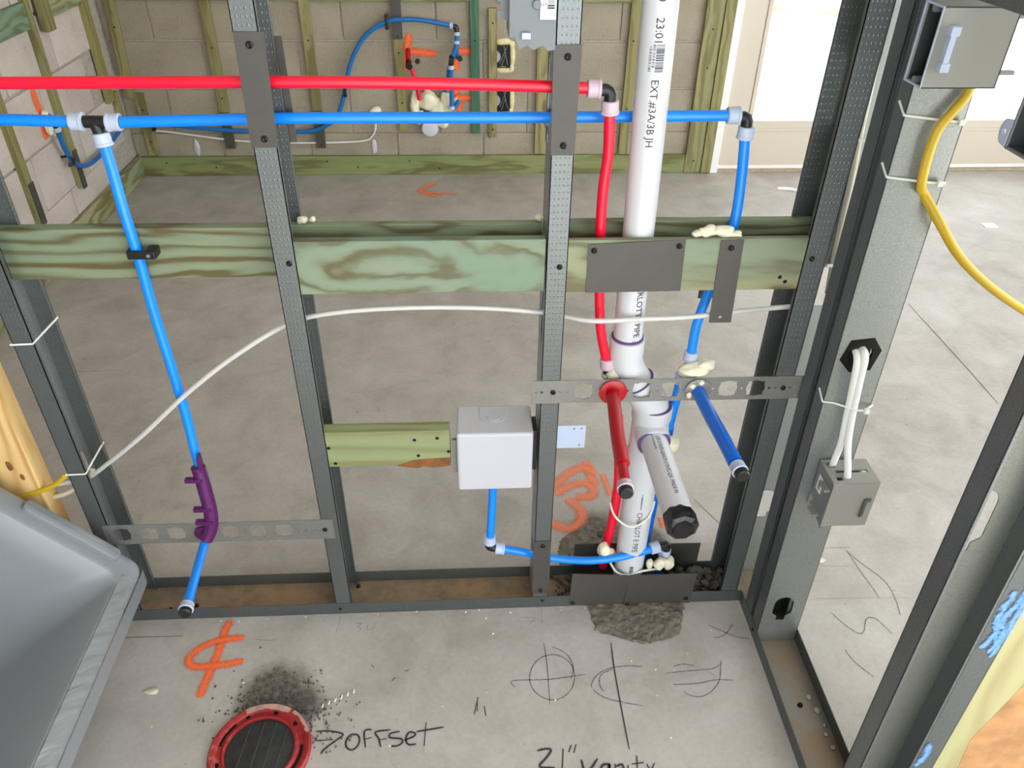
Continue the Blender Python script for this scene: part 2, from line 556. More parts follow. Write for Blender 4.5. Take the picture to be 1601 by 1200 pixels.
def foam(label, lumps, mat='foam', cat='foam', group=None, name='spray_foam_lump', parent=None):
    mb = MB()
    for i, (c, r) in enumerate(lumps):
        mb.add(*blob(c, r, seed=sum(c) * .013 + i, amp=0.35))
    o = mb.build(name, mat, parent, True)
    if parent is None: tag(o, label, cat, group)
    return o
def slice_y(vs, fs, step=1.4):
    """cut a flat print into narrow bands so that it can be bent round a pipe"""
    bm = bmesh.new()
    V = [bm.verts.new((x, y, 0)) for x, y in vs]
    for f in fs:
        try: bm.faces.new([V[i] for i in f])
        except ValueError: pass
    y0, y1 = min(y for _, y in vs), max(y for _, y in vs)
    y = y0 + step
    while y < y1:
        bmesh.ops.bisect_plane(bm, geom=bm.verts[:] + bm.edges[:] + bm.faces[:], plane_co=(0, y, 0), plane_no=(0, 1, 0), dist=1e-5)
        y += step
    bm.verts.index_update()
    out = [(v.co.x, v.co.y) for v in bm.verts], [tuple(v.index for v in f.verts) for f in bm.faces]
    bm.free()
    return out
def text_geo(s, size):
    c = bpy.data.curves.new('t', 'FONT')
    c.body = s; c.size = size; c.resolution_u = 2
    o = bpy.data.objects.new('t', c)
    COL.objects.link(o)
    dg = bpy.context.evaluated_depsgraph_get()
    me = bpy.data.meshes.new_from_object(o.evaluated_get(dg))
    vs = [(v.co.x, v.co.y) for v in me.vertices]
    fs = [tuple(p.vertices) for p in me.polygons]
    vs, fs = slice_y(vs, fs)
    bpy.data.objects.remove(o); bpy.data.curves.remove(c); bpy.data.meshes.remove(me)
    return vs, fs
def wrap(mb, vs, fs, p0, d, e, r, a0):
    """bend a flat print round a pipe: x runs along d from p0, y runs round from angle a0; e is the direction of angle 0"""
    p0, d, e = Vector(p0), Vector(d).normalized(), Vector(e)
    e = (e - d * e.dot(d)).normalized()
    g = e.cross(d)                          # y up = this way
    out = []
    for x, y in vs:
        t = a0 + y / r
        out.append(p0 + d * x + (e * math.cos(t) + g * math.sin(t)) * (r + 0.35))
    return mb.add(out, fs)
def barcode(w, h, n, seed):
    rnd = random.Random(seed)
    vs, fs = [], []
    x = 0.0
    while x < w:
        b = rnd.choice((0.35, 0.7, 1.05)) * w / n
        o = len(vs)
        vs += [(x, 0), (x + b, 0), (x + b, h), (x, h)]
        fs.append((o, o + 1, o + 2, o + 3))
        x += b + rnd.choice((0.5, 0.9)) * w / n
    return slice_y(vs, fs)

# ------------------------------------------------------------------ the shell: floor, block walls, ceiling, door, ground outside
floor = MB().box(-1000, 4300, -3600, 2560, -120, 0).build('floor', 'floor')
structure(floor, 'bare concrete slab floor with pencil and spray marks')
ground = MB().box(-9000, 16000, 2640, 26000, -160, -40).box(4310, 16000, -9000, 2640, -160, -40).build('ground', 'outside')
structure(ground, 'bright sunlit ground outside the glazed door')
wf = MB().box(-1000, 150, -2100, -2000, 0, 2750).build('wall_front_light_block', 'ceiling'); structure(wf)  # unseen wall added behind the camera to shape daylight on the floor
ceil = MB().box(-1000, 4300, -3720, 2660, 2750, 2850).build('ceiling', 'ceiling')
structure(ceil)
BW, BH, J = 397.0, 199.0, 9.0
blk = MB().box(0, BW - J, 0, 30, 0, BH - J).build('concrete_block', 'block', None, False, 2.0, 1)
half = MB().box(0, BW / 2 - J, 0, 30, 0, BH - J).build('concrete_block', 'block', None, False, 2.0, 1)
def block_wall(wall, place, length, first_off, fullb=None, halfb=None):
    rnd = random.Random(3)
    for c in range(5):
        z = -8 + c * BH + (0 if c else 8)
        x = -first_off - (BW / 2 if c % 2 else 0)
        while x < length:
            full = True
            xs = x
            if x < -BW / 2: full, xs = False, x + BW / 2
            if full and xs + BW - J > length + 4: full = False
            if xs >= -5 and xs + (BW if full else BW / 2) - J <= length + 4:
                o = bpy.data.objects.new('concrete_block', ((fullb or blk) if full else (halfb or half)).data)
                COL.objects.link(o); o.parent = wall
                place(o, xs, z, rnd.uniform(-1.5, 1.5))
            x += BW
wb = MB().box(-1000, 1856, 2551, 2660, 0, 2750)
wall_back = wb.build('wall_back', 'mortar'); structure(wall_back, 'grey concrete block wall with wood furring strips')
def pb(o, x, z, j): o.location = ((-819 + x) * S, (2544 + j) * S, z * S)
block_wall(wall_back, pb, 2672, 0.01)
wall_left = MB().box(-1000, -826, -2100, 2551, 0, 2750).build('wall_left', 'mortar'); structure(wall_left, 'pale concrete block side wall with wood furring strips')
def pl2(o, y, z, j):
    # block laid along the side wall: local x -> -y, local y(depth) -> -x
    o.matrix_local = Matrix(((0, -1, 0, (-819 + j) * S), (-1, 0, 0, (2540 - y) * S), (0, 0, 1, z * S), (0, 0, 0, 1)))
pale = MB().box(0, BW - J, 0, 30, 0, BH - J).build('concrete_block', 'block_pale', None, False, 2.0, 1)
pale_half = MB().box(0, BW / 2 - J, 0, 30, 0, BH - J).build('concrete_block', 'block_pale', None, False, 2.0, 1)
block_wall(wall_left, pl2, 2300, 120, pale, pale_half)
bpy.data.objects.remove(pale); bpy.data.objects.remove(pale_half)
bpy.data.objects.remove(blk); bpy.data.objects.remove(half)
wr = MB().box(3740, 4300, 2551, 2660, 0, 2750).box(4200, 4300, 1300, 2551, 0, 2750).build('wall_right_and_light_block', 'ceiling'); structure(wr)  # wall past the door, plus unseen side piece added to cut light
wh = MB().box(1856, 3740, 2551, 2660, 2160, 2750).build('trim_1', 'ceiling'); structure(wh, 'header over the glazed door')

def door_leaf(n, x0, x1, glass_l, glass_r, label):
    root = bpy.data.objects.new('door_%d' % n, None); COL.objects.link(root)
    root.location = (x0 * S, 2570 * S, 0); structure(root, label)
    def p(nm, mat, *b, bev=2.0):
        o = MB().box(*b).build(nm, mat, root, False, bev); return o
    p('stile', 'door', x0, glass_l - 16, 2556, 2600, 26, 2110)
    p('stile', 'door', glass_r + 16, x1, 2556, 2600, 26, 2110)
    p('bottom_rail', 'door', glass_l - 16, glass_r + 16, 2556, 2600, 26, 190)
    p('top_rail', 'door', glass_l - 16, glass_r + 16, 2556, 2600, 1980, 2110)
    g = MB().box(glass_l, glass_r, 2574, 2580, 236, 1940).build('glass_pane', 'glass', root)
    f = MB()
    f.box(glass_l - 16, glass_l + 3, 2550, 2604, 190, 1980)
    f.box(glass_r - 3, glass_r + 16, 2550, 2604, 190, 1980)
    f.box(glass_l - 16, glass_r + 16, 2551, 2603, 188, 204)
    f.box(glass_l - 10, glass_r + 10, 2549, 2605, 204, 238)
    f.box(glass_l - 16, glass_r + 16, 2551, 2603, 1938, 1982)
    f.build('glazing_bead', 'door', root, False, 1.5)
    p('door_sweep', 'doorwhite', x0, x1, 2553, 2600, 8, 26)
    return root
door_leaf(1, 1886, 2778, 2016, 2648, 'cream glazed door leaf beside the block wall')
door_leaf(2, 2784, 3676, 2916, 3546, 'cream glazed door leaf seen at the right edge behind the studs')
t1 = MB().box(1850, 1884, 2522, 2640, 0, 2150).build('trim_2', 'doorwhite', None, False, 2); structure(t1, 'white door jamb at the end of the block wall')
t2 = MB().box(3678, 3712, 2522, 2640, 0, 2150).build('trim_3', 'doorwhite', None, False, 2); structure(t2)
t3 = MB().box(1884, 3678, 2528, 2640, 0, 10).build('trim_4', 'sill', None, False, 2); structure(t3, 'dusty door threshold')
t4 = MB().box(1884, 3678, 2522, 2640, 2112, 2150).build('trim_5', 'doorwhite', None, False, 2); structure(t4)

# marks on the slab: handwriting, pencil layout, spray paint (flat print, part of the floor)
def on_floor(name, strokes, w, mat, z=0.6, parent=floor, n=4):
    mb = MB()
    for st in strokes:
        z += 0.08
        mb.ribbon([(x, y, z) for x, y, _ in catmull([(a, b, 0) for a, b in st], n)], w, (0, 0, 1))
    o = mb.build(name, mat, parent); o['kind'] = 'stuff'
    return o
OFFSET = [[(401,-262),(423,-262),(443,-266),(451,-271),(442,-279),(427,-291),(419,-299),(417,-305)],[(403,-280),(435,-279)],[(464,-271),(458,-282),(460,-294),(469,-300),(478,-295),(482,-283),(477,-272),(464,-271)],[(494,-297),(489,-266),(502,-263)],[(491,-281),(503,-278)],[(521,-297),(516,-281),(509,-268),(536,-265)],[(517,-283),(530,-282)],[(553,-269),(537,-272),(536,-280),(556,-283),(559,-290),(550,-296),(539,-296)],[(563,-286),(578,-280),(581,-274),(571,-271),(565,-280),(566,-290),(572,-295),(584,-294)],[(600,-253),(598,-299)],[(583,-271),(604,-268),(633,-264)]]
TICKS = [[(696,-206),(688,-241)],[(694,-213),(694,-235)],[(707,-225),(710,-245)],[(537,-157),(531,-164)],[(562,-142),(555,-145)],[(489,-128),(494,-134)]]
N34 = [[(414,-9),(410,-47)],[(446,-27),(458,-29),(451,-37),(460,-41),(452,-51)],[(473,-32),(471,-45),(485,-41)],[(488,-28),(482,-54)],[(832,-5),(829,-44)],[(794,-27),(817,-30),(802,-46)],[(250,-58),(273,-62),(291,-61)]]
VANITY = [[(799,-316),(815,-313),(824,-316),(814,-330),(801,-345),(828,-348)],[(846,-314),(840,-354)],[(861,-308),(855,-321)],[(870,-307),(864,-323)],[(876,-336),(882,-360),(905,-335)],[(924,-346),(913,-347),(908,-357),(919,-359),(924,-346),(924,-361)],[(934,-346),(933,-363)],[(935,-351),(947,-348),(947,-363)],[(957,-349),(954,-364)],[(975,-333),(971,-364)],[(963,-348),(985,-346)],[(990,-349),(993,-359)],[(1004,-348),(989,-371)]]
PENCIL = [[(884,-171),(875,-195),(858,-212),(836,-218),(815,-210),(800,-192),(796,-168),(804,-143),(822,-125),(845,-119),(867,-127),(881,-146),(884,-171)],[(830,-91),(832,-145),(830,-227)],[(767,-188),(763,-174),(834,-174),(906,-166)],[(845,-100),(872,-118),(883,-147),(876,-175)],[(1020,-154),(987,-151),(950,-156),(927,-169),(914,-188),(914,-196)],[(961,-157),(938,-166),(930,-181),(931,-197),(937,-205)],[(915,-200),(940,-220),(1006,-238)],[(1060,-171),(1112,-167),(1153,-165),(1171,-157)],[(1070,-196),(1120,-195),(1157,-189),(1192,-192)],[(1081,-156),(1102,-152),(1122,-157)],[(1177,-147),(1172,-164),(1162,-191),(1140,-214),(1116,-224),(1096,-219),(1088,-211)],[(1144,-170),(1159,-183)],[(1224,-61),(1214,-76),(1195,-91),(1177,-94)],[(1175,-63),(1221,-92),(1250,-99)]]
CENTRE = [[(966,-96),(963,-155),(963,-247),(964,-321)]]
PENCIL_R = [[(1541,129),(1562,90),(1593,37),(1594,-13),(1585,-55)],[(1545,129),(1551,64),(1558,23),(1560,-9)],[(1441,-40),(1461,-77),(1480,-96),(1493,-88),(1506,-65),(1518,-57),(1532,-64),(1547,-99)],[(1436,-131),(1436,-142),(1446,-167),(1466,-196)],[(1480,137),(1556,137)]]
REDLINE = [[(1403,-4),(1625,-8)],[(1465,86),(1534,83)]]
ORANGE = [[(190,-9),(184,-37),(184,-76),(180,-121),(175,-157),(173,-185)],[(227,-54),(199,-55),(168,-61),(141,-79),(130,-99),(142,-116),(172,-117),(206,-114),(238,-108)]]
ORANGE_MID = [[(986,460),(991,402),(999,364)],[(894,368),(941,416),(978,434),(1005,408)],[(893,338),(927,361),(970,375),(992,349),(977,326),(944,330)],[(922,322),(947,289),(949,250),(923,223),(896,227),(876,244)],[(1022,407),(1031,327)],[(1140,248),(1139,215)]]
ARROW = [[(545,2415),(476,2316),(572,2247)],[(476,2308),(640,2275)]]
WALLMARK = [[(454,616),(439,549),(427,459)],[(438,544),(504,539),(570,531)],[(648,544),(731,544)],[(650,513),(651,465)],[(649,389),(654,350),(728,347)],[(659,333),(658,288)]]
LWALLMARK = [[(1829,577),(1828,530),(1832,489)],[(1817,455),(1820,404)]]
PATCH = [(926,0),(936,-28),(937,-65),(956,-74),(983,-70),(1005,-93),(1027,-101),(1046,-100),(1065,-87),(1086,-93),(1107,-80),(1124,-49),(1137,-8)]
CRACK = [[(2221,1245),(2218,895),(2212,668)],[(-483,917),(-353,919)],[(-32,-43),(101,-44)],[(1234,308),(1275,224)]]
on_floor('handwriting', OFFSET, 3.4, 'marker')['label'] = 'dark marker word OFFSET with an arrow'
on_floor('handwriting', VANITY, 4.2, 'marker')['label'] = 'dark marker note 21 inch vanity'
on_floor('tick_mark', TICKS, 3.0, 'marker')
on_floor('pencil_number', N34, 1.7, 'pencil_soft')
on_floor('pencil_layout', PENCIL, 3.0, 'pencil_soft', 0.5)
on_floor('pencil_layout', CENTRE, 2.6, 'marker', 0.7)
on_floor('pencil_scrawl', PENCIL_R, 3.0, 'pencil_soft')
on_floor('chalk_line', REDLINE, 2.0, 'redline')
on_floor('floor_crack', CRACK, 2.2, 'crack')
on_floor('spray_mark', ORANGE, 26, 'orange', 0.9)['label'] = 'orange spray painted symbol in front of the track'
on_floor('spray_mark', ORANGE_MID, 44, 'orange_far', 0.9)['label'] = 'orange spray painted scrawl behind the third stud'
on_floor('spray_mark', ARROW, 52, 'orange_far', 0.9)['label'] = 'orange spray painted arrow near the back wall'
mb = MB()
for k, st in enumerate(WALLMARK): mb.ribbon([(x, 2540.8 - k * .15, z) for x, z, _ in catmull([(p, q, 0) for p, q in (st if len(st) > 2 else [st[0], ((st[0][0] + st[1][0]) / 2, (st[0][1] + st[1][1]) / 2), st[1]])], 4)], 48, (0, -1, 0))
mb.build('spray_mark', 'orange', wall_back)['kind'] = 'stuff'
mb = MB()
for st in LWALLMARK: mb.ribbon([(-816.5, y, z) for y, z, _ in catmull([(p, q, 0) for p, q in (st if len(st) > 2 else [st[0], ((st[0][0] + st[1][0]) / 2, (st[0][1] + st[1][1]) / 2), st[1]])], 4)], 64, (1, 0, 0))
mb.build('spray_mark', 'orange', wall_left)['kind'] = 'stuff'
# rough mortar patch where the slab was broken out for the drain
def patch(outline, seed, h=5.0, step=9.0):
    rnd = random.Random(seed)
    xs = [p[0] for p in outline]; ys = [p[1] for p in outline]
    bm = bmesh.new()
    f = bm.faces.new([bm.verts.new((x, y, 0)) for x, y in outline])
    bmesh.ops.triangulate(bm, faces=[f])
    for _ in range(5):
        es = [e for e in bm.edges if e.calc_length() > step]
        if es: bmesh.ops.subdivide_edges(bm, edges=es, cuts=1); bmesh.ops.triangulate(bm, faces=bm.faces[:])
    bound = {v for e in bm.edges if e.is_boundary for v in e.verts}
    bm.verts.index_update()
    vs = []
    for v in bm.verts:
        k = noise.noise(Vector((v.co.x, v.co.y, seed)) * 0.03) * 3 + noise.noise(Vector((v.co.x, v.co.y, seed)) * 0.12) * 3
        if v in bound: vs.append((v.co.x + rnd.uniform(-3, 3), v.co.y + rnd.uniform(-3, 3), 0.4))
        else: vs.append((v.co.x, v.co.y, max(0.6, h * .6 + k)))
    fs = [tuple(v.index for v in f.verts) for f in bm.faces]
    bm.free()
    m = MB(); m.add(vs, fs)
    return m
pt = patch([(x, y) for x, y in PATCH[1:-1]] + [(1140, 0), (925, 0)], 4).build('mortar_patch', 'patch', floor); pt['label'] = 'rough dark mortar patch in the slab'
pt = patch([(880, 100), (890, 185), (950, 232), (1010, 225), (1060, 190), (1105, 165), (1118, 100)], 12, 4).build('mortar_patch', 'patch', floor)

# ------------------------------------------------------------------ steel framing
def knock(s, z, w=38, h=92, foot=True):
    """punched service hole: round top, stepped foot"""
    r = w / 2
    out = [(s + r * math.cos(a), z + h / 2 - r + r * math.sin(a)) for a in [math.pi * i / 10 for i in range(11)]]
    if foot: out += [(s - r, z - h / 2 + 20), (s - r * .45, z - h / 2 + 12), (s - r * .45, z - h / 2), (s + r * .45, z - h / 2), (s + r * .45, z - h / 2 + 12), (s + r, z - h / 2 + 20)]
    else: out += [(s + r * math.cos(a), z - h / 2 + r + r * math.sin(a)) for a in [math.pi + math.pi * i / 10 for i in range(11)]]
    return out
def cstud(label, x, y, wdir, fdir, W, F, z0=2, z1=2748, lean=(0, 0), holes=(), group=None, mats=('galv', 'galv_k01'), lip=7, t=1.3):
    root = thing('steel_stud', label, 'stud', (x, y, z0), group)
    w = Vector((*wdir, 0)); f = Vector((*fdir, 0)); zz = Vector((0, 0, 1))
    o = Vector((x, y, 0))
    if w.cross(zz).dot(f) < 0:
        mb = MB().plate(o + f * t, w, zz, rect(0, W, z0, z1), t, holes)
    else:
        mb = MB().plate(o, w, zz, rect(0, W, z0, z1), t, holes)
    # two shallow stiffening ribs pressed into the web
    mb.lean(*lean).build('web', mats[0], root)
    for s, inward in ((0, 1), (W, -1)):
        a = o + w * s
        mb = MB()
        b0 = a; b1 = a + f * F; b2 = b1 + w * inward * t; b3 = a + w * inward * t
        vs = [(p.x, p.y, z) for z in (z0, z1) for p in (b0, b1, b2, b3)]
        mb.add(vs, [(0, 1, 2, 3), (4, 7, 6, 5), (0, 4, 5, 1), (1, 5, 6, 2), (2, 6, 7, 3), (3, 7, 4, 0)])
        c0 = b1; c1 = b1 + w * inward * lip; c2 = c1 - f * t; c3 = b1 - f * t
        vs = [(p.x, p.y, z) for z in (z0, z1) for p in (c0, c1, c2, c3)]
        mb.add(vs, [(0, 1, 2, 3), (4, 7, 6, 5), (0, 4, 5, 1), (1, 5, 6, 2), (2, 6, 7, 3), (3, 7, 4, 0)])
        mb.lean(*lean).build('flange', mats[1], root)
    return root
D = 81.5
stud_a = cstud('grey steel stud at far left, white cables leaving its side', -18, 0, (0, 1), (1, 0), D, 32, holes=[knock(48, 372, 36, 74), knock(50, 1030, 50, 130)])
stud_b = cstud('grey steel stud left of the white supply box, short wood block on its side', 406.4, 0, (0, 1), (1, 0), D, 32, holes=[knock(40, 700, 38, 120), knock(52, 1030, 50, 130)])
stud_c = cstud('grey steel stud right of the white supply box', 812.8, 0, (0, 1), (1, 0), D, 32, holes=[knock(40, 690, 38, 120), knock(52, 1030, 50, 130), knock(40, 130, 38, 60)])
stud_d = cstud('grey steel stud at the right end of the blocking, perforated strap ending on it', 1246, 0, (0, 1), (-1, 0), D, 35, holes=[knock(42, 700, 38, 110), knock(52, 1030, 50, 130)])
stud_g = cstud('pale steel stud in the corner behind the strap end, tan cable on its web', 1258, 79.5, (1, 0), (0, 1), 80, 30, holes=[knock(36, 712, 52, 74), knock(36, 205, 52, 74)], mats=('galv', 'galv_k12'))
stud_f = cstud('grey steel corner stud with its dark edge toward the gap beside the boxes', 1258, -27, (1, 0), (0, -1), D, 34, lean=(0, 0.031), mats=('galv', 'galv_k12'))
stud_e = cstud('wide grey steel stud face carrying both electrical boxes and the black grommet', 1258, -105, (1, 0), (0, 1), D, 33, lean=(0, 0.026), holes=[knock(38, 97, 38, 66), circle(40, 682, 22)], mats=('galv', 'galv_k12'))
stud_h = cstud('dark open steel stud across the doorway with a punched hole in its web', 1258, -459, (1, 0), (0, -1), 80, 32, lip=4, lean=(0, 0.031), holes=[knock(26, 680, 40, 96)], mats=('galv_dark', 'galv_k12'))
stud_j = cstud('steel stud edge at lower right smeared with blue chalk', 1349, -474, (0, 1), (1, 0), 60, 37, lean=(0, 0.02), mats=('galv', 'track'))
mb = MB()
for st in ([(1378, 600), (1374, 560), (1364, 520), (1372, 480)], [(1362, 580), (1358, 530), (1366, 500), (1356, 470)], [(1382, 560), (1380, 510), (1376, 450)], [(1360, 520), (1376, 500), (1370, 460)], [(1358, 250), (1362, 220), (1355, 190)]):
    mb.ribbon([(x, -475.2 + 0.02 * z - .1 * len(mb.v) / 20, z) for x, _, z in catmull([(a, 0, b) for a, b in st], 4)], 15, (0, -1, 0))
mb.build('chalk_smear', 'chalk_blue', stud_j)['kind'] = 'stuff'
for root, pts in ((stud_b, [(428, 806)]), (stud_c, [(833, 795)]), (stud_d, [(1223, 804)])):
    for x, z in pts: screw((x, -0.6, z), (0, -1, 0), root)
# bottom tracks
tr = thing('bottom_track', 'long steel floor track under the plumbing studs', 'track', (-18, 40, 0))
MB().box(-22, 1340, 0, 82, 0.2, 1.6).build('track_web', 'track_dirty', tr)
MB().box(-22, 1257, -1.4, 0, 0.2, 32).build('track_flange', 'track', tr)
MB().box(-22, 1340, 82, 83.4, 0.2, 32).build('track_flange', 'track', tr)
for x, z in ((414, 15), (834, 21)): screw((x, -1.4, z), (0, -1, 0), tr, 3.6)
for x, y in ((442, 68), (110, 30), (60, 22)): screw((x, y, 1.6), (0, 0, 1), tr, 5, 5)
tr2 = thing('bottom_track', 'short steel floor track running toward the doorway at right', 'track', (1300, -300, 0))
MB().box(1258, 1340, -1500, -2, 0.2, 1.6).build('track_web', 'track_stained', tr2)
MB().box(1256.5, 1258, -1500, -2, 0.2, 32).build('track_flange', 'track', tr2)
MB().box(1340, 1341.5, -1500, 0, 0.2, 32).build('track_flange', 'track', tr2)
screw((1256.4, -88, 16), (-1, 0, 0), tr2, 4)
for i, (x, y, r) in enumerate(((1322, -235, 6), (1328, -262, 7), (1331, -292, 4), (1326, -310, 4), (1330, -335, 5))):
    MB().lathe((x, y, 1.6), (0, 0, 1), [(0, r), (2.5, r), (4, r * .6)], 8).build('bolt_head', 'galv', tr2)
screw((1300, -250, 1.6), (0, 0, 1), tr2, 5, 6)

# perforated mounting straps
def strap(label, x0, x1, z0, z1, holes, tiny, screws):
    root = thing('mounting_strap', label, 'strap', ((x0 + x1) / 2, -2, z0))
    hs = []
    zc = (z0 + z1) / 2
    for x in holes:
        h = []
        for i in range(24):
            a = 2 * math.pi * i / 24
            r = 16.5 + (3.6 if i % 6 == 3 else 0)
            h.append((x + r * math.cos(a), zc + 0.8 * 0 + r * math.sin(a)))
        hs.append(h)
    for x in tiny: hs.append(circle(x, zc, 2.4, 8))
    MB().plate((0, -1.6, 0), (1, 0, 0), (0, 0, 1), rect(x0, x1, z0, z1), -1.4, hs).build('strap_plate', 'strap', root)
    for x in screws: screw((x, -3.2, zc), (0, -1, 0), root)
    return root
strap('perforated steel strap across the stub pipes, longer one under the wide blocking', 797, 1266, 537, 584,
      [885, 935, 985, 1033, 1081, 1134, 1182], [804, 814, 846, 857, 911, 960, 1009, 1057, 1108, 1158, 1206, 1217, 1242, 1252], [833, 1230])
strap('perforated steel strap holding the purple bend support, lower left', 4, 428, 224, 274,
      [35, 85, 135, 186, 236, 285, 335], [10, 60, 110, 160, 211, 260, 310, 362, 375, 388, 400], [412])
op = MB().box(420, 433, -3.6, -2.2, 240, 258).build('paint_dab', 'orange', stud_b)

# dark nail plates
def nplate(label, pts, screws, y=-1.6, group=None, holes=(), tilt=0.0):
    cx = sum(p[0] for p in pts) / 4; z0 = min(p[1] for p in pts)
    root = thing('nail_plate', label, 'nail plate', (cx, y, z0), group)
    vs = [(x, z) for x, z in pts]
    if tilt:
        u = Vector((1, 0, 0)); v = Vector((0, -math.sin(tilt), math.cos(tilt)))
        o = Vector((0, y, z0))
        MB().plate(o, u, v, [(a, b - z0) for a, b in vs], -1.5, holes).build('plate', 'nailplate', root)
        for x, z in screws: screw(o + u * x + v * (z - z0) + Vector((0, -1.6, 0)), (0, -1, 0), root)
    else:
        MB().plate((0, y, 0), (1, 0, 0), (0, 0, 1), vs, -1.5, holes).build('plate', 'nailplate', root)
        for x, z in screws: screw((x, y - 1.6, z), (0, -1, 0), root)
    return root
nplate('dark nail plate on the stud left of the white supply box, at pipe height', [(404, 981), (440, 981), (445, 1127), (407, 1127)], [(425, 1112), (424, 993)])
nplate('dark nail plate on the stud behind the red elbow, at pipe height', [(812, 968), (845, 968), (847, 1113), (810, 1112)], [(829, 1098), (829, 982)])
nplate('wide dark nail plate on the blocking in front of the white pipe', [(876, 750), (1025, 751), (1022, 838), (875, 832)], [(884, 822), (1013, 828)], y=-0.4)
nplate('tall narrow dark nail plate hanging below the blocking before the blue pipe', [(1080, 692), (1116, 692), (1111, 837), (1076, 836)], [(1093, 824)], y=-0.4, holes=[circle(1097, 702, 3, 10)])
nplate('left of the two dark plates at the floor in front of the drain', [(890, 8), (1004, -2), (1008, 92), (893, 102)], [(898, 14)], y=-3.2)
nplate('right of the two dark plates at the floor in front of the drain', [(1006, -2), (1149, 0), (1152, 92), (1010, 92)], [(1014, 4), (1138, 16)], y=-3.4)
nplate('dark nail plate low on the stud where the blue floor line crosses', [(812, 44), (846, 43), (845, 198), (811, 198)], [(829, 186), (829, 54)])
nplate('dark plate standing behind the drain on the back edge of the floor track, left', [(908, 30), (1006, 30), (1006, 94), (908, 94)], [], y=85)
nplate('dark plate standing behind the drain on the back edge of the floor track, right', [(1010, 30), (1182, 30), (1182, 86), (1010, 88)], [], y=85.2)
nplate('small dark plate on the back blocking behind the hanging plate', [(1083, 690), (1120, 690), (1120, 836), (1083, 836)], [], y=83.5)
nplate('dark plate on the far side of the stud left of the supply box', [(410, 960), (448, 960), (448, 1105), (410, 1105)], [], y=83.4)
nplate('dark plate on the far side of the stud behind the red elbow', [(812, 960), (848, 960), (848, 1105), (812, 1105)], [], y=83.4)

# ------------------------------------------------------------------ wood blocking between the studs
def board(name, label, cat, b, mat, group=None, bev=1.5, screws=(), sd=(0, -1, 0)):
    root = MB().box(*b).build(name, mat, None, False, bev)
    tag(root, label, cat, group)
    for p in screws: MB().lathe(p, sd, [(-1, 3.4), (0.3, 3.4), (0.8, 2.2)], 8).build('screw', 'screw', root)
    return root
board('blocking_board', 'greenish treated blocking board at left, blue drop pipe clipped to it', 'board', (-16, 405, 58, 80, 754, 838), 'pt_x')
board('blocking_board', 'treated blocking board with swirling grain between the middle studs', 'board', (408, 811, 1.6, 18, 752, 840), 'pt_x2')
board('blocking_board', 'treated blocking board at right carrying the wide dark plate', 'board', (815, 1244, 1.4, 11.5, 750, 838), 'pt_x3',
      screws=[(1214, 1.6, 768), (1190, 1.6, 764), (1180, 1.6, 772)])
board('blocking_board', 'treated board behind the swirling grain board', 'board', (408, 811, 64.5, 80, 753, 838), 'pt_x')
board('blocking_board', 'treated board behind the right blocking, white pipe in front of it', 'board', (815, 1244, 64, 80, 753, 840), 'pt_x')
lb = board('blocking_board', 'short pale green treated block left of the white supply box', 'board', (408, 655, 1.6, 28, 402, 480), 'pt_lime',
      screws=[(593, 1.6, 460), (633, 1.6, 463), (450, 1.6, 410), (598, 1.6, 424), (652, 1.6, 432), (442, 1.6, 446)])
mb = MB()
prof = [(560, 402), (590, 414), (620, 416), (655, 418), (655, 400), (640, 397), (622, 396), (606, 399), (596, 395), (575, 398)]
mb.plate((0, 0.6, 0), (1, 0, 0), (0, 0, 1), prof, -3)
mb.build('bark_edge', 'bark', lb)

# ------------------------------------------------------------------ plumbing
R = 8.0
def pipe(name, label, cat, base, mat, path, r=R, n=8, group=None):
    root = thing(name, label, cat, base, group)
    MB().tube(catmull(path, n), r, 18).build('pipe', mat, root, True)
    return root
def seg(root, mat, path, r=R, n=8, name='pipe'):
    return MB().tube(catmull(path, n), r, 18).build(name, mat, root, True)
def ring(root, p, d, mat='ring', r=12.2, L=19, label=None):
    d = Vector(d).normalized(); p = Vector(p) - d * (L / 2)
    return MB().lathe(p, d, [(0, r * .9), (1.2, r), (L - 5, r), (L - 4, r * 1.07), (L - 1, r * 1.07), (L, r * .92)], 24).build('clamp_ring', mat, root, True)
def elbow(root, p, d1, d2, L=17, r=8.4):
    p = Vector(p); d1 = Vector(d1).normalized(); d2 = Vector(d2).normalized()
    MB().tube([p + d1 * L, p + d1 * 6, p + d1 * 2 + d2 * 2, p + d2 * 6, p + d2 * L], r, 16).build('elbow', 'black', root, True)

# red hot line
rl = pipe('hot_supply_pipe', 'red supply pipe across the studs that turns down at a black elbow', 'pipe', (400, 28, 1060), 'red',
          [(-70, 28, 1058), (100, 28, 1058), (480, 28, 1059), (700, 28, 1056), (865, 28, 1051)])
elbow(rl, (894, 28, 1048.5), (-1, 0, 0), (0, 0, -1))
ring(rl, (871, 28, 1050), (1, 0, 0), 'ring_pink'); ring(rl, (895, 28, 1025), (0.05, 0, -1), 'ring_pink')
seg(rl, 'red', [(895, 28, 1019), (898, 28, 963), (895, 28, 903), (897, 30, 825), (901, 32, 765), (906, 32, 706), (912, 30, 657), (927, 30, 596)])
ring(rl, (927.5, 30, 597), (0.15, 0, -1), 'ring_pink')
MB().tube([(928, 30, 590), (932, 32, 566), (934, 30, 556), (935, 18, 557), (935, 6, 560)], 8.4, 16).build('elbow', 'black', rl, True)
rs = thing('hot_stub_out', 'red stub pipe with thicker sleeve pointing out of the strap', 'pipe', (935, -3, 560))
MB().lathe((935, -3, 560), (0, -1, 0), [(-6, 17), (0, 24), (3, 24), (5, 18), (5, 12)], 28).build('escutcheon', 'red_sleeve', rs, True)
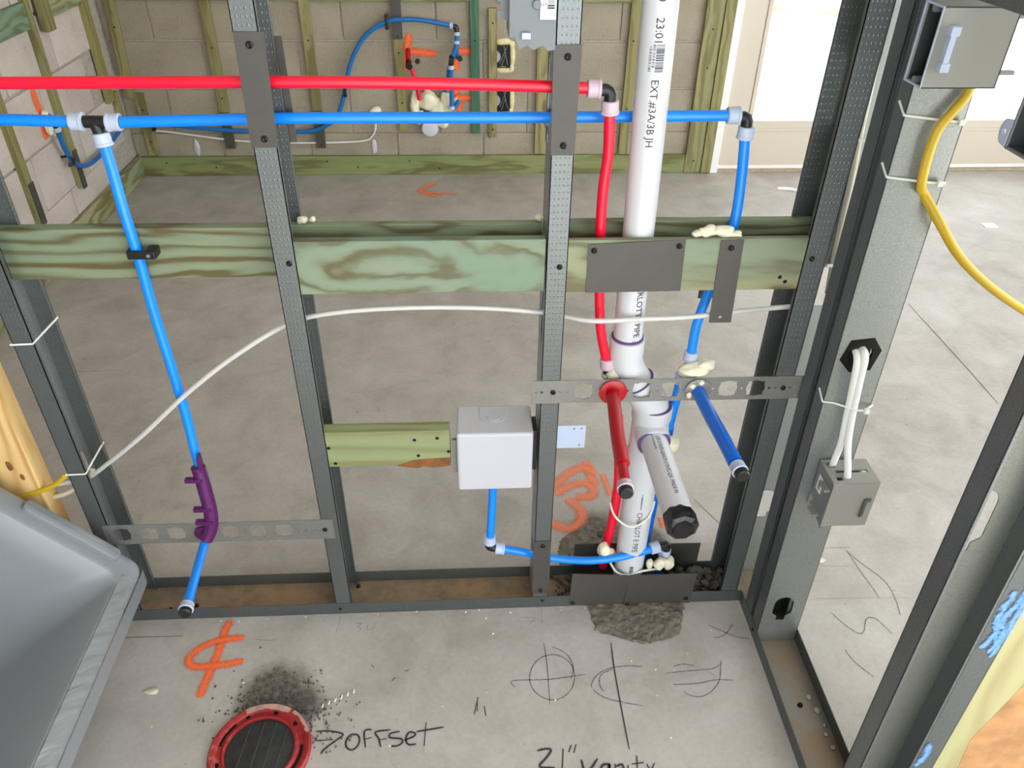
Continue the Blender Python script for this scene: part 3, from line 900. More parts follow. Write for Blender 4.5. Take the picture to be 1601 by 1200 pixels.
MB().tube(catmull([(935, 2, 560), (930, -60, 558), (925, -120, 556), (922, -182, 555)], 6), 11.6, 20).build('sleeve', 'red_sleeve', rs, True)
MB().tube([(922, -178, 555), (917, -240, 555)], 8.2, 18).build('pipe', 'red_sleeve', rs, True)
ring(rs, (917.5, -232, 555), (-0.08, -1, 0), 'ring_pink', 11.6, 14)
MB().lathe((917.2, -238, 555), (-0.08, -1, 0), [(0, 10.8), (9, 10.8), (11, 9)], 22).build('end_cap', 'black', rs, True)
pipe('hot_riser_pipe', 'red pipe rising from the floor beside the white drain, behind the stub', 'pipe', (970, 50, 90), 'red',
     [(960, 44, 470), (968, 46, 400), (975, 48, 330), (977, 50, 280), (974, 52, 190), (967, 52, 120), (966, 52, 60)], 9.5)
MB().tube([(935, 25, 545), (948, 40, 500), (960, 44, 455)], 8.2, 14).build('elbow', 'black', bpy.data.objects['hot_riser_pipe'], True)
# blue cold line
bl = pipe('cold_supply_pipe', 'blue supply pipe across the studs with a tee and an elbow at each branch', 'pipe', (400, 70, 1000), 'blue',
          [(-70, 70, 999), (46, 70, 998), (148, 70, 995)])
seg(bl, 'blue', [(202, 70, 994), (300, 70, 996), (470, 70, 999), (780, 70, 999), (1080, 70, 1001)])
MB().tube([(140, 70, 995), (210, 70, 994)], 8.6, 16).tube([(174, 70, 994), (178, 69, 967)], 8.6, 16).build('tee', 'black', bl, True)
ring(bl, (150, 70, 995), (1, 0, 0)); ring(bl, (200, 70, 994), (-1, 0, 0))
ring(bl, (178, 69, 970), (0.1, -.1, -1))
seg(bl, 'blue', [(179, 68, 964), (184, 58, 925), (188, 48, 870), (191, 46, 800), (191, 44, 700), (195, 40, 600), (199, 34, 500), (200, 26, 430), (204, 18, 380), (209, 10, 330), (207, 6, 285), (195, -2, 253), (190, -30, 240), (196, -100, 244), (203, -176, 250)])
ring(bl, (203, -176, 250), (0.05, -1, 0.05), 'ring', 11.8, 14)
MB().lathe((203.4, -182, 250.4), (0.05, -1, 0.05), [(0, 10.8), (8, 10.8), (10, 9)], 22).build('end_cap', 'black', bl, True)
elbow(bl, (1107, 70, 999), (-1, 0, 0), (0, 0, -1))
ring(bl, (1085, 70, 1001), (1, 0, 0)); ring(bl, (1108, 70, 976), (0, 0, -1))
seg(bl, 'blue', [(1108, 70, 972), (1112, 64, 910), (1110, 52, 845), (1097, 42, 780), (1083, 41, 715), (1074, 40, 660), (1073, 38, 600)])
ring(bl, (1073, 38, 603), (-0.05, 0, -1))
MB().tube([(1073, 38, 596), (1074, 34, 576), (1076, 16, 564)], 8.6, 16).build('elbow', 'black', bl, True)
bs = thing('cold_stub_out', 'blue stub pipe pointing out of the strap at right', 'pipe', (1081, -3, 562))
MB().lathe((1081, -3, 561), (0, -1, 0), [(-6, 16), (0, 22), (2.5, 22), (4, 16)], 28).build('escutcheon', 'strap', bs, True)
MB().tube(catmull([(1081, 2, 560), (1085, -60, 557), (1091, -130, 556), (1094, -186, 556)], 6), 11.4, 20).build('sleeve', 'blue_dark', bs, True)
MB().tube([(1094, -182, 556), (1096.5, -212, 556)], 8.6, 18).build('pipe', 'blue_dark', bs, True)
ring(bs, (1095.3, -200, 556), (0.08, -1, 0), 'ring', 11.8, 17)
MB().lathe((1096.2, -208, 556), (0.08, -1, 0), [(0, 11), (10, 11), (12, 9)], 22).build('end_cap', 'black', bs, True)
br = pipe('cold_riser_pipe', 'blue pipe slanting down behind the white drain to the floor', 'pipe', (1055, 55, 60), 'blue',
     [(1068, 50, 560), (1066, 52, 520), (1063, 56, 470), (1061, 60, 418)], 9)
ring(br, (1067, 50, 548), (0, 0, -1))
seg(br, 'blue_dark', [(1061, 60, 430), (1060, 64, 350), (1056, 64, 250), (1053, 64, 160), (1050, 62, 60)], 11, name='sleeve')
# ice-maker line
il = pipe('cold_branch_pipe', 'blue branch from the white supply box along the floor to the drain plates', 'pipe', (770, 30, 140), 'blue',
          [(732, 30, 346), (731, 30, 290), (727, 30, 200), (725, 30, 165)])
ring(il, (732, 30, 334), (0, 0, -1)); ring(il, (725, 30, 176), (0, 0, -1))
elbow(il, (723, 28, 155), (0, 0, 1), (1, 0, -0.15))
ring(il, (745, 28, 151), (1, 0, -0.15))
seg(il, 'blue', [(742, 28, 152), (790, 28, 138), (823, 30, 124), (870, 24, 118), (930, 12, 124), (990, 10, 134), (1050, 20, 142), (1062, 24, 143)])
ring(il, (1062, 24, 143), (1, 0.25, 0.1))
MB().tube([(1066, 25, 144), (1086, 30, 145), (1090, 34, 138), (1090, 36, 116)], 8.8, 16).build('elbow', 'black', il, True)
ring(il, (1089, 36, 116), (0, 0, -1))
MB().tube([(1088, 36, 112), (1083, 38, 60), (1080, 38, 2)], 8, 14).build('pipe', 'blue_dark', il, True)
# small parts on the left drop
bc = thing('bend_support', 'purple plastic bend support holding the blue pipe at the left strap', 'bend support', (195, -2, 225))
pth = catmull([(203, 14, 400), (207, 6, 350), (209, -2, 300), (204, -8, 268), (193, -16, 246)], 6)
mb = MB(); mb.tube(pth, [12.5] * len(pth), 16, True)
mb.build('shell', 'purple', bc, True)
for i in (3, 10, 14):
    q = pth[i]; MB().box(q.x - 26, q.x + 6, q.y - 13, q.y - 3, q.z - 4, q.z + 4).build('rib', 'purple', bc, False, 1)
MB().box(209, 213, 0, 18, 396, 430).build('tongue', 'purple', bc, False, 1)
MB().lathe((186, -2, 250), (0, -1, 0), [(0, 17), (4, 17), (6, 12)], 22).build('hub', 'purple', bc, True)
MB().lathe((186, -2, 232), (0, -0.6, -0.8), [(0, 7), (6, 7)], 12).build('knob', 'purple', bc, True)
cl = thing('pipe_clamp', 'black plastic clamp on the blue drop pipe at the left blocking', 'clamp', (194, 50, 800))
MB().box(180, 222, 32, 38, 799, 812).build('strap_loop', 'black', cl, False, 1.5)
MB().box(180, 185, 34, 57, 799, 812).build('side', 'black', cl, False, 1)
MB().box(207, 222, 34, 57, 799, 812).build('side', 'black', cl, False, 1)
MB().lathe((212, 32, 805.5), (0, -1, 0), [(0, 3), (1.5, 2.6)], 10).build('screw', 'galv', cl, True)

# drain stack
dr = thing('drain_stack', 'white drain stack with offset elbow and a capped arm pointing out', 'drain pipe', (1017, 40, 0))
MB().tube([(912, 36, 2740), (951, 36, 1158), (956, 36, 877), (959, 36, 628)], 24.2, 32).build('upper_pipe', 'pvc', dr, True)
MB().lathe((958.8, 36, 645), (0.01, 0, -1), [(0, 27), (1, 29.5), (30, 29.5), (34, 29)], 32).build('hub', 'pvc', dr, True)
MB().tube([(959, 36, 614), (960, 36, 600), (965, 36, 584), (974, 36, 568), (988, 36, 546)], 28.5, 32).build('elbow', 'pvc', dr, True)
def pring(p, d, r, L=3.2):
    MB().lathe(Vector(p), d, [(0, r), (0.5, r + 1.0), (L, r + 1.0), (L + .5, r)], 32).build('primer_ring', 'primer', dr, True)
pring((958.6, 36, 648.5), (0, 0, -1), 26.4)
MB().tube([(984, 36, 553), (1000, 36, 528), (1010, 36, 512), (1018, 36, 488), (1018.5, 36, 478)], 32.5, 32).build('elbow', 'pvc', dr, True)
pring((984, 36, 555), (0.55, 0, -0.83), 30)
MB().lathe((1018.5, 36, 502), (0, 0, -1), [(0, 34), (2, 36), (26, 36), (31, 33.5), (70, 33.5), (104, 33.5), (108, 36), (150, 36), (152, 33)], 36).build('tee_body', 'pvc', dr, True)
pring((1018.5, 36, 504), (0, 0, -1), 33.2, 4)
MB().tube([(1018.5, 44, 464), (1018.5, 26, 456), (1018.6, 10, 448.5), (1018.8, -2, 446)], [30, 31, 30.5, 30.5], 32).build('tee_branch', 'pvc', dr, True)
pring((1018.8, -1.5, 446), (0.03, -1, -0.03), 29, 4)
A0 = Vector((1018.9, 0, 446)); A1 = Vector((1025, -200, 439))
ad = (A1 - A0).normalized()
MB().tube([A0, A1], 24.4, 32).build('arm_pipe', 'pvc', dr, True)
vs, fs = MB(), None
cp = MB()
cp.tube([A1 - ad * 22, A1 - ad * 18, A1 - ad * 4, A1 + ad * 6, A1 + ad * 10], [25, 26.6, 27.2, 27, 20], 9)
cp.v = [(x + random.uniform(-1.2, 1.2), y + random.uniform(-1.2, 1.2), z + random.uniform(-1.2, 1.2)) for x, y, z in cp.v]
cp.build('end_cap', 'rubber', dr)
MB().tube([(1017, 36, 356), (1017, 36, -5)], 30.1, 36).build('lower_pipe', 'pvc', dr, True)
# printing on the pipes
def upipe(z):
    t = (1158 - z) / (1158 - 877)
    return Vector((951 + 5 * t, 36, z))
dn = (upipe(877) - upipe(1158)).normalized()
mb = MB()
e0 = Vector((-0.32, -1, 0.25))
for s, z, size, a in (('20', 1176, 15, -.02), ('23:01', 1143, 15, -.02), ('EXT.#3A/3B JH', 1066, 14.5, 0.0)):
    v, f = text_geo(s, size); wrap(mb, v, f, upipe(z), dn, e0, 24.2, a)
mb.build('printed_text', 'ink', dr)['kind'] = 'stuff'
mb = MB()
v, f = barcode(34, 11, 24, 2); wrap(mb, v, f, upipe(1110), dn, e0, 24.2, 0.12)
mb.build('barcode', 'ink', dr)['kind'] = 'stuff'
mb = MB()
for k, (dz, a) in enumerate(((0, -.06), (3, -.26))):           # two rows of tiny figures too small to read
    v, f = barcode(30, 3.4, 15, 20 + k); wrap(mb, v, f, upipe(1110 - dz), dn, e0, 24.2, a)
mb.build('small_print', 'print_grey', dr)['kind'] = 'stuff'
mb = MB()
v, f = text_geo('CHARLOTTE PIPE', 15); wrap(mb, v, f, upipe(774), dn, Vector((0.1, -1, 0)), 24.2, 0.02)
v, f = text_geo('TM', 5); wrap(mb, v, f, upipe(653), dn, Vector((0.1, -1, 0)), 24.2, 0.0)
v, f = text_geo('CHARLOT E PIPE', 15); wrap(mb, v, f, (1017, 36, 262), (0, 0, -1), Vector((-0.2, -1, 0)), 30.1, 0.0)
v, f = barcode(40, 3, 18, 31); wrap(mb, v, f, (1017, 36, 310), (0, 0, -1), Vector((-0.2, -1, 0)), 30.1, 0.12)
v, f = barcode(20, 8, 9, 33); wrap(mb, v, f, (1017, 36, 108), (0, 0, -1), Vector((-0.2, -1, 0)), 30.1, 0.0)
mb.build('printed_text', 'ink', dr)['kind'] = 'stuff'
mb = MB()
et = Vector((0.0, 0, 1))
v, f = text_geo('CP-1/19-PS-QA/CP-1/19-PC-QA  MADE IN', 10); wrap(mb, [(x * .78, y) for x, y in v], f, A0 + ad * 14, ad, et, 24.4, -.12)
v, f = text_geo('NOT FOR PRESSURE', 5.5); wrap(mb, [(x * .8, y) for x, y in v], f, A0 + ad * 6, ad, et, 24.4, -.42)
mb.build('printed_text', 'ink', dr)['kind'] = 'stuff'
tie = MB().tube(catmull([(962, 36, 262), (968, 12, 250), (990, -2, 236), (1012, -2, 236), (1036, 8, 250), (1048, 30, 268)], 5), 2.2, 8)
tag(tie.build('zip_tie', 'tie', None, True), 'white tie strap looped round the drain and the red riser', 'zip tie')
wl = MB().tube(catmull([(968, 40, 108), (985, 8, 92), (1010, 4, 86), (1040, 8, 92), (1080, 20, 84)], 5), 2.4, 8)
tag(wl.build('tracer_wire', 'tie', None, True), 'thin pale wire round the drain foot behind the floor plates', 'wire')

# foam lumps
foam('cream foam lump on the red elbow behind the strap', [((944, 28, 576), (20, 14, 13)), ((930, 30, 572), (10, 10, 8))])
foam('large cream foam lump on the blue elbow behind the strap', [((1078, 20, 588), (30, 15, 12)), ((1095, 20, 596), (16, 12, 10)), ((1066, 18, 580), (14, 10, 8))])
foam('cream foam beads on top of the right blocking by the blue pipe', [((1058, 12, 846), (15, 10, 8)), ((1080, 10, 847), (17, 10, 9)), ((1040, 10, 843), (8, 7, 5)), ((1100, 10, 842), (10, 7, 5))])
foam('cream foam blob behind the white drain tee on the blue pipe', [((1066, 40, 402), (14, 14, 18))])
foam('cream foam plug where the red riser meets the floor plates', [((958, 24, 140), (14, 13, 20)), ((972, 26, 128), (10, 10, 12))])
foam('cream foam lumps under the black elbow of the floor branch', [((1076, 16, 104), (13, 10, 16)), ((1096, 20, 100), (12, 10, 16)), ((1056, 18, 102), (7, 7, 13))])
foam('small foam drip on the back board beside the swirling board', [((424 + 16, 74, 843), (9, 7, 6)), ((456, 74, 844), (5, 5, 4))])
foam('small foam drip on the back board left of the third stud', [((806, 74, 843), (7, 6, 6))])
foam('three foam beads round the base of the blue stub', [((1070, -6, 570), (6, 5, 6)), ((1084, -6, 577), (5, 5, 5)), ((1066, -8, 553), (5, 5, 6))])

# white supply box
wbx = thing('supply_box', 'white plastic water supply box between two studs', 'box', (734, 35, 347))
MB().box(667, 802, -9, 76, 346, 478).build('body', 'whitebox', wbx, False, 5, 3)
tabp = [(-25, 0), (25, 0), (25, 22)] + [(25 * math.cos(a), 22 + 25 * math.sin(a)) for a in [math.pi * i / 12 for i in range(1, 12)]] + [(-25, 22)]
MB().plate((733, 68, 478), (1, 0, 0), (0, -1, 0), tabp, -1.6).build('tab', 'whitebox', wbx, False, 0.7)
MB().lathe((733, 36, 479), (0, 0, 1), [(0, 11), (2, 11), (2.4, 9.5), (1.2, 8), (1.0, 4)], 24).build('knob', 'whitebox', wbx, True)
MB().box(802, 810, 6, 50, 380, 470).build('side_clip', 'black', wbx, False, 1)
MB().box(658, 667, 3, 10, 380, 456).build('mounting_ear', 'strap', wbx, False, .5)
MB().plate((0, 6, 0), (1, 0, 0), (0, 0, 1), rect(815, 896, 430, 481), -1.2, [circle(875, 474, 2.4, 8), circle(888, 474, 2.4, 8), circle(886, 436, 2.4, 8)]).build('mounting_flange', 'ring', wbx)

# pale tube through the studs
ct = MB().tube(catmull([(-150, 44, 330), (-80, 44, 338), (-19, 44, 352), (20, 44, 378), (120, 24, 467), (218, 20, 558), (310, 26, 628), (401, 40, 678), (480, 40, 698), (600, 40, 705), (720, 40, 702), (816, 40, 692), (852, 26, 692), (895, 6, 695), (976, 3, 699), (1040, 3, 701), (1095, 10, 702), (1150, 26, 699), (1232, 42, 695), (1262, 44, 690)], 6), 4.2, 12)
tag(ct.build('pale_tube', 'cable_clear', None, True), 'thin pale tube sweeping through the studs below the blocking', 'cable')
ct2 = MB().tube(catmull([(-150, 20, 320), (-60, 24, 330), (-19, 40, 350), (0, 44, 372)], 4), 4.5, 10)
tag(ct2.build('white_cable', 'cable_tan', None, True), 'short tan cable between the pine stud and the left steel stud', 'cable')
ct3 = MB().tube(catmull([(-150, 0, 340), (-60, -2, 372), (-22, -4, 400)], 4), 4.5, 10)
tag(ct3.build('yellow_cable', 'yellow', None, True), 'short yellow cable end beside the left steel stud', 'cable')
def tie_loop(label, pts, head=None, r=1.7):
    root = thing('zip_tie', label, 'zip tie', pts[0])
    MB().tube(pts, r, 8).build('band', 'tie', root, True)
    if head: MB().box(head[0] - 4, head[0] + 4, head[1] - 4, head[1] + 3, head[2] - 4, head[2] + 4).build('head', 'tie', root, False, 1)
tie_loop('white zip tie round the left steel stud, upper', [(-20, 40, 668), (-20, -2.4, 673), (13.5, -2.4, 674), (15, 84, 671), (12, 85, 671)])
tie_loop('white zip tie round the left steel stud, lower', [(-20, 40, 398), (-20, -2.4, 402), (13.5, -2.4, 403), (13, 84, 404), (8, 85, 404)])

# ------------------------------------------------------------------ corner stud fittings
def ey(z): return -105 + 0.026 * z
MB_ = MB()
oc = [(-32, -8), (-22, 27), (14, 31), (31, 8), (22, -28), (-11, -31)]
gr = thing('grommet', 'black grommet in the wide stud face with two white cables through it', 'grommet', (1297, ey(682), 650))
MB().plate((1297, ey(682) - 0.4, 682), (1, 0, 0), (0, 0.026, 1), oc, -5, [circle(3, 2, 15, 16)]).build('collar', 'rubber', gr)
MB().lathe((1300, ey(682) + 8, 684), (0, 1, 0), [(0, 15), (2, 15)], 16).build('inner_dark', 'box_dark', gr, True)
for i, (pp, lb_) in enumerate((([(1288, ey(682) + 14, 690), (1287, ey(682) - 10, 684), (1292, ey(640) - 12, 640), (1300, ey(569) - 8, 569), (1303, ey(520) - 10, 520), (1297, -108, 476), (1296, -110, 455)], 'left of the two white cables from the grommet to the lower box'),
                               ([(1297, ey(682) + 14, 692), (1297, ey(682) - 12, 688), (1300, ey(640) - 14, 640), (1307, ey(569) - 12, 569), (1311, ey(520) - 18, 520), (1309, -138, 482), (1308, -140, 462)], 'right of the two white cables from the grommet to the lower box'))):
    tag(MB().tube(catmull(pp, 6), 6.0, 12, True, 0.7, (1, 0, 0)).build('white_cable', 'cable', None, True), lb_, 'cable')
def etie(label, z, x_head, bow):
    y = ey(z)
    pts = [(1256.5, y + 20, z + 14), (1256.5, y - 1, z + 2), (1275, y - 2.5, z), (x_head - 6, y - bow, z - 4), (x_head + 6, y - bow, z - 5), (1341, y - 1, z - 7)]
    tie_loop(label, pts, (x_head + 9, y - bow - 1, z - 5))
etie('white zip tie round the wide stud just under the upper box', 1043, 1322, 6)
etie('white zip tie round the wide stud where the yellow cable bends', 962, 1320, 6)
etie('white zip tie round the wide stud below the grommet', 594, 1314, 18)
yl = MB().tube(catmull([(1330, -84, 1110), (1326, -86, 1073), (1312, -88, 1049), (1302, -88, 1029), (1300, -88, 995), (1304, -88, 956), (1318, -80, 938), (1345, -100, 900), (1386, -100, 855), (1440, -98, 812), (1520, -90, 762), (1640, -80, 700)], 6), 6.6, 14, True, 0.72, (1, 0, 0))
tag(yl.build('yellow_cable', 'yellow', None, True), 'yellow cable hanging from the upper box and swinging out right', 'cable')
gt = MB().tube(catmull([(1276, 74, 1120), (1281, 74, 1026), (1284, 74, 966), (1291, 75, 890), (1295, 75, 804), (1299, 75, 746), (1304, 77, 700)], 5), 5.2, 10)
tag(gt.build('tan_cable', 'cable_tan', None, True), 'tan cable running down inside the framing corner', 'cable')
for z, x, lb_ in ((965, 1284, 'small tie on the tan corner cable, upper'), (757, 1298, 'small tie on the tan corner cable, lower')):
    tag(MB().box(x - 14, x + 9, 66, 69, z - 2.5, z + 2.5).build('zip_tie', 'tie', None, False, .6), lb_, 'zip tie')

def tab(root, b, mat='greyplastic_b', name='nail_tab'):
    return MB().box(*b).build(name, mat, root, False, .6)
# upper box: open toward the bathroom side
ub = thing('electrical_box', 'large grey electrical box at top right with copper wires inside', 'electrical box', (1290, -100, 1088))
x0, x1, y0, y1, z0, z1, t = 1243, 1335, -122, -79, 1089, 1180, 2.4
MB().box(x0, x1, y0, y0 + t, z0, z1).build('side_panel', 'greyplastic_b', ub, False, .8)
MB().box(x0, x1, y1 - t, y1, z0, z1).build('side_panel', 'greyplastic_b', ub, False, .8)
MB().box(x0, x1, y0, y1, z0, z0 + t).build('bottom_panel', 'greyplastic_b', ub, False, .8)
MB().box(x0, x1, y0, y1, z1 - t, z1).build('top_panel', 'greyplastic_b', ub, False, .8)
MB().box(x1 - t, x1, y0, y1, z0, z1).build('back_panel', 'box_dark', ub, False, .5)  # real back, its colour darkened for the shade inside
MB().box(x0 + 3, x1 - 3, y0 + t, y0 + t + .6, z0 + 2, z1 - 2).build('inner_shade', 'box_dark', ub)  # thin sheets added inside, coloured dark to stand for shade
MB().box(x0 + 3, x1 - 3, y1 - t - .6, y1 - t, z0 + 2, z1 - 2).build('inner_shade', 'box_dark', ub)
MB().box(x0 + 3, x1 - 3, y0 + t, y1 - t, z0 + t, z0 + t + .6).build('inner_shade', 'box_dark', ub)
MB().plate((x0, 0, 0), (0, -1, 0), (0, 0, 1), rect(-y1, -y0, z0, z1), 1.2, [rect(-y1 + 2.4, -y0 - 2.4, z0 + 2.4, z1 - 2.4)]).build('rim', 'ring', ub)
for z in (z0 + 5, z1 - 5):
    MB().lathe((x0 - .5, (y0 + y1) / 2, z), (1, 0, 0), [(0, 5), (14, 5)], 12).build('screw_boss', 'greyplastic', ub, True)
tab(ub, (1255, 1262, -131, -122, 1112, 1158), 'ring', 'clip'); tab(ub, (1253, 1264, -133, -122, 1150, 1160), 'ring', 'clip'); tab(ub, (1253, 1264, -133, -122, 1110, 1120), 'ring', 'clip')
tab(ub, (1335, 1360, -112, -104, 1102, 1107)); tab(ub, (1335, 1362, -112, -104, 1165, 1171))
for xx, yy, m, top in ((1268, -88, 'copper', 1156), (1272, -98, 'black', 1156), (1266, -104, 'copper', 1160)):
    MB().tube(catmull([(1330, -86, 1094), (1285, yy + 3, 1098), (xx, yy, 1108), (xx - 2, yy - 1, 1130), (xx, yy, top)], 5), 2.2, 8).build('wire', m, ub, True)
# lower box: seen from its side and top
lbx = thing('electrical_box', 'small grey electrical box lower on the wide stud with white cables entering', 'electrical box', (1320, -125, 378))
slot = [rect(14, 70, -33, -26)]
MB().plate((1281, -96, 474), (1, 0, 0), (0, -1, 0), rect(0, 78, 0, 58), -3, [rect(6, 17, 7, 20), rect(14, 68, 26, 33), rect(9, 19, 42, 52)]).build('top_panel', 'greyplastic_b', lbx)
MB().box(1281, 1359, -156, -153, 380, 474).build('side_panel', 'greyplastic_b', lbx, False, 1)
MB().box(1281, 1359, -98, -95, 380, 474).build('side_panel', 'greyplastic_b', lbx, False, 1)
MB().plate((1281, -95, 0), (0, -1, 0), (0, 0, 1), [(0, 474), (60, 474), (60, 374), (54, 380), (40, 382), (38, 392), (20, 394), (14, 402), (0, 404)], -2.5).build('side_panel', 'greyplastic', lbx)
MB().box(1283, 1359, -154, -97, 380, 383).build('bottom_panel', 'greyplastic_b', lbx)
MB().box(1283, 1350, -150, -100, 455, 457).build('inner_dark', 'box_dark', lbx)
tab(lbx, (1272, 1284, -150, -126, 452, 458)); tab(lbx, (1270, 1284, -140, -118, 388, 393))
MB().box(1340, 1347, -159, -156, 402, 442).build('clip', 'track', lbx, False, 1.5)
MB().box(1344, 1352, -159, -156, 436, 444).build('clip', 'track', lbx, False, 1)
st_ = MB().box(1280.2, 1280.8, -125, -108, 425, 456).build('label_sticker', 'sticker', lbx)
mb = MB()
v, f = barcode(20, 9, 10, 5)
mb.add([(1280.0, -121 + y, 430 + x) for x, y in v], f)
mb.build('barcode', 'ink', lbx)
# third box at the right edge
bx3 = thing('electrical_box', 'dark open electrical box cut off by the right edge of the picture', 'electrical box', (1300, -350, 1074))
x0, x1, y0, y1, z0, z1 = 1250, 1325, -420, -296, 1076, 1176
for nm, b in (('side_panel', (x0, x1, y1 - 3, y1, z0, z1)), ('side_panel', (x0, x1, y0, y0 + 3, z0, z1)), ('bottom_panel', (x0, x1, y0, y1, z0, z0 + 3)), ('top_panel', (x0, x1, y0, y1, z1 - 3, z1))):
    MB().box(*b).build(nm, 'greyplastic', bx3, False, .8)
MB().box(x1 - 3, x1, y0, y1, z0, z1).build('back_panel', 'box_dark', bx3)
MB().box(x0 + 2, x1 - 3, y0 + 3, y0 + 4, z0 + 3, z1 - 3).build('inner_shade', 'box_dark', bx3)  # added dark sheets colour in the shade of the opening
MB().box(x0 + 2, x1 - 3, y1 - 4, y1 - 3, z0 + 3, z1 - 3).build('inner_shade', 'box_dark', bx3)
MB().box(x0 + 2, x1 - 3, y0 + 3, y1 - 3, z0 + 3, z0 + 4).build('inner_shade', 'box_dark', bx3)
MB().plate((1252, -292, 1091), (0, 1, 0), (0, 0, 1), [(-4, -14)] + [(9 * math.cos(a) + 3, 13 * math.sin(a)) for a in [-1.2 + 2.4 * i / 10 for i in range(11)]] + [(-4, 14)], -2.5, [circle(4, 0, 3.4, 12)]).build('mounting_ear', 'ring', bx3)
foam('', [((1262, -345, 1082), (8, 10, 5))], 'foam', name='foam_smear', parent=bx3)
# box on the left side of the third stud
tb = thing('electrical_box', 'grey electrical box with a white bar code sticker at the top of the middle stud', 'electrical box', (785, 30, 1108))
jag = [(753, 1140), (766, 1107), (776, 1112), (784, 1106), (796, 1112), (803, 1105), (812, 1107), (812, 1250), (753, 1250)]
MB().plate((0, -3, 0), (1, 0, 0), (0, 0, 1), jag, -2).build('bracket', 'greyplastic', tb)
MB().box(752, 809, -2, 60, 1120, 1250).build('body', 'greyplastic', tb, False, 1.5)
MB().plate((0, 20, 0), (1, 0, 0), (0, 0, 1), [(738, 1142), (752, 1136), (752, 1250), (738, 1250), (738, 1160), (744, 1158), (744, 1150), (738, 1148)], -2.5).build('bracket', 'greyplastic', tb)
MB().box(768, 780, -9, -4, 1120, 1128).build('clip', 'ring', tb, False, 1)
MB().lathe((787, -5, 1160), (0, -1, 0), [(0, 6), (1.5, 5), (1.6, 3)], 16).build('dimple', 'greyplastic', tb, True)
MB().box(791, 811, -5.8, -5.0, 1143, 1230).build('label_sticker', 'sticker', tb)
mb = MB()
v, f = barcode(32, 9, 18, 9); mb.add([(800 + y, -6.1, 1188 - x) for x, y in v], f)
mb.build('barcode', 'ink', tb)
mb = MB()
v, f = barcode(30, 1.6, 14, 41); mb.add([(797 + y, -6.1, 1187 - x) for x, y in v], f)
v, f = barcode(24, 1.6, 11, 42); mb.add([(794 + y, -6.1, 1184 - x) for x, y in v], f)
mb.build('small_print', 'print_grey', tb)
# steel brace over the upper box
bq = MB().box(1256, 1262, -460, -60, 1192, 1262).build('steel_brace', 'galv_k12', None, False, 1)
tag(bq, 'horizontal grey steel brace above the large electrical box', 'brace')

# ------------------------------------------------------------------ furring strips and plates on the block walls
Y0, Y1 = 2525, 2543
def strip(label, x0, x1, z0, z1, mat='pt_z', lean=0.0, screws=(), y=(Y0, Y1), name='furring_strip'):
    mb = MB().box(x0, x1, y[0], y[1], z0, z1)
    if lean:
        mb.v = [(x + lean * (z - z0), yy, z) for x, yy, z in mb.v]
    o = mb.build(name, mat, None, False, 1.0)
    tag(o, label, 'furring strip')
    for z in screws: MB().lathe(((x0 + x1) / 2 + lean * (z - z0), y[0], z), (0, -1, 0), [(-1, 4), (.4, 4)], 8).build('nail', 'screw', o)
    return o
bp_ = MB().box(-800, 1742, Y0, Y1, 1, 89).build('base_board', 'pt_olive', None, False, 1.5)
tag(bp_, 'long treated base board along the foot of the back block wall', 'board')
for x, z in ((-690, 62), (-470, 40), (40, 66), (180, 38), (420, 66), (560, 30), (1085, 70), (1180, 44), (1560, 68)):
    MB().lathe((x, Y0, z), (0, -1, 0), [(-1, 4), (.5, 4)], 8).build('nail', 'screw', bp_)
b2 = MB().box(-819, -800, 900, 2543, 1, 92).build('base_board', 'pt_y', None, False, 1.5)
tag(b2, 'mottled green treated base board along the foot of the left block wall', 'board')
strip('short upper furring strip by the wall corner, ending above its lower piece', -798, -757, 352, 1090, 'pt_z2', 0.04, (420, 640))
strip('short lower furring strip by the wall corner, standing on the base board', -760, -716, 96, 372, 'pt_z2', 0.0, (160, 300), y=(Y0 + 1, Y1))
strip('second furring strip of the back wall from the corner, behind the left stud', -404, -362, 130, 1090, 'pt_z', 0.0, (560, 350))
strip('third back wall furring strip from the corner, blue pipe at its foot', 4, 46, 130, 1090, 'pt_z2', 0.0, (590, 430))
strip('fourth back wall furring strip from the corner, red pipe stub beside it', 385, 424, 205, 1090, 'pt_z', 0.0, (540, 330))
strip('deep green painted furring strip on the back wall', 714, 752, 192, 1090, 'pt_green', 0.0, (590, 280))
strip('furring strip carrying the two wall boxes', 792, 828, 174, 718, 'pt_z2', 0.0, (660, 210))
strip('furring strip on the back wall just left of the nail plate stud', 1004, 1050, 96, 1090, 'pt_z2')
strip('furring strip on the back wall half hidden by the white pipe', 1398, 1442, 92, 1090, 'pt_z', 0.0, (590, 300))
strip('wide treated board at the end of the block wall', 1722, 1800, 4, 1090, 'pt_z2', 0.0, (640, 480, 60), y=(2520, 2543))
strip('darker treated board edge beside the white door jamb', 1802, 1848, 4, 1090, 'pt_z', 0.0, (), y=(2514, 2543))
for i, (x0, x1, l_) in enumerate(((-750, -365, 'cross board at the top left of the back wall'), (-355, 4, 'cross board at the top of the back wall behind the nail plate'), (48, 384, 'cross board at the top of the back wall over the blue pipe loop'), (426, 712, 'cross board at the top of the back wall over the orange marks'), (832, 1396, 'cross board on the back wall behind the barcode box'))):
    o = MB().box(x0, x1, Y0, Y1, 742, 830).build('cross_board', 'pt_olive', None, False, 1)
    tag(o, l_, 'board')
def bplate(label, x0, x1, z0, z1, y=Y0):
    root = thing('nail_plate', label, 'nail plate', ((x0 + x1) / 2, y, z0))
    MB().box(x0, x1, y - 2, y, z0, z1).build('plate', 'nailplate', root)
    for z in (z0 + 12, z1 - 12): screw(((x0 + x1) / 2, y - 2, z), (0, -1, 0), root, 4, 1.5)
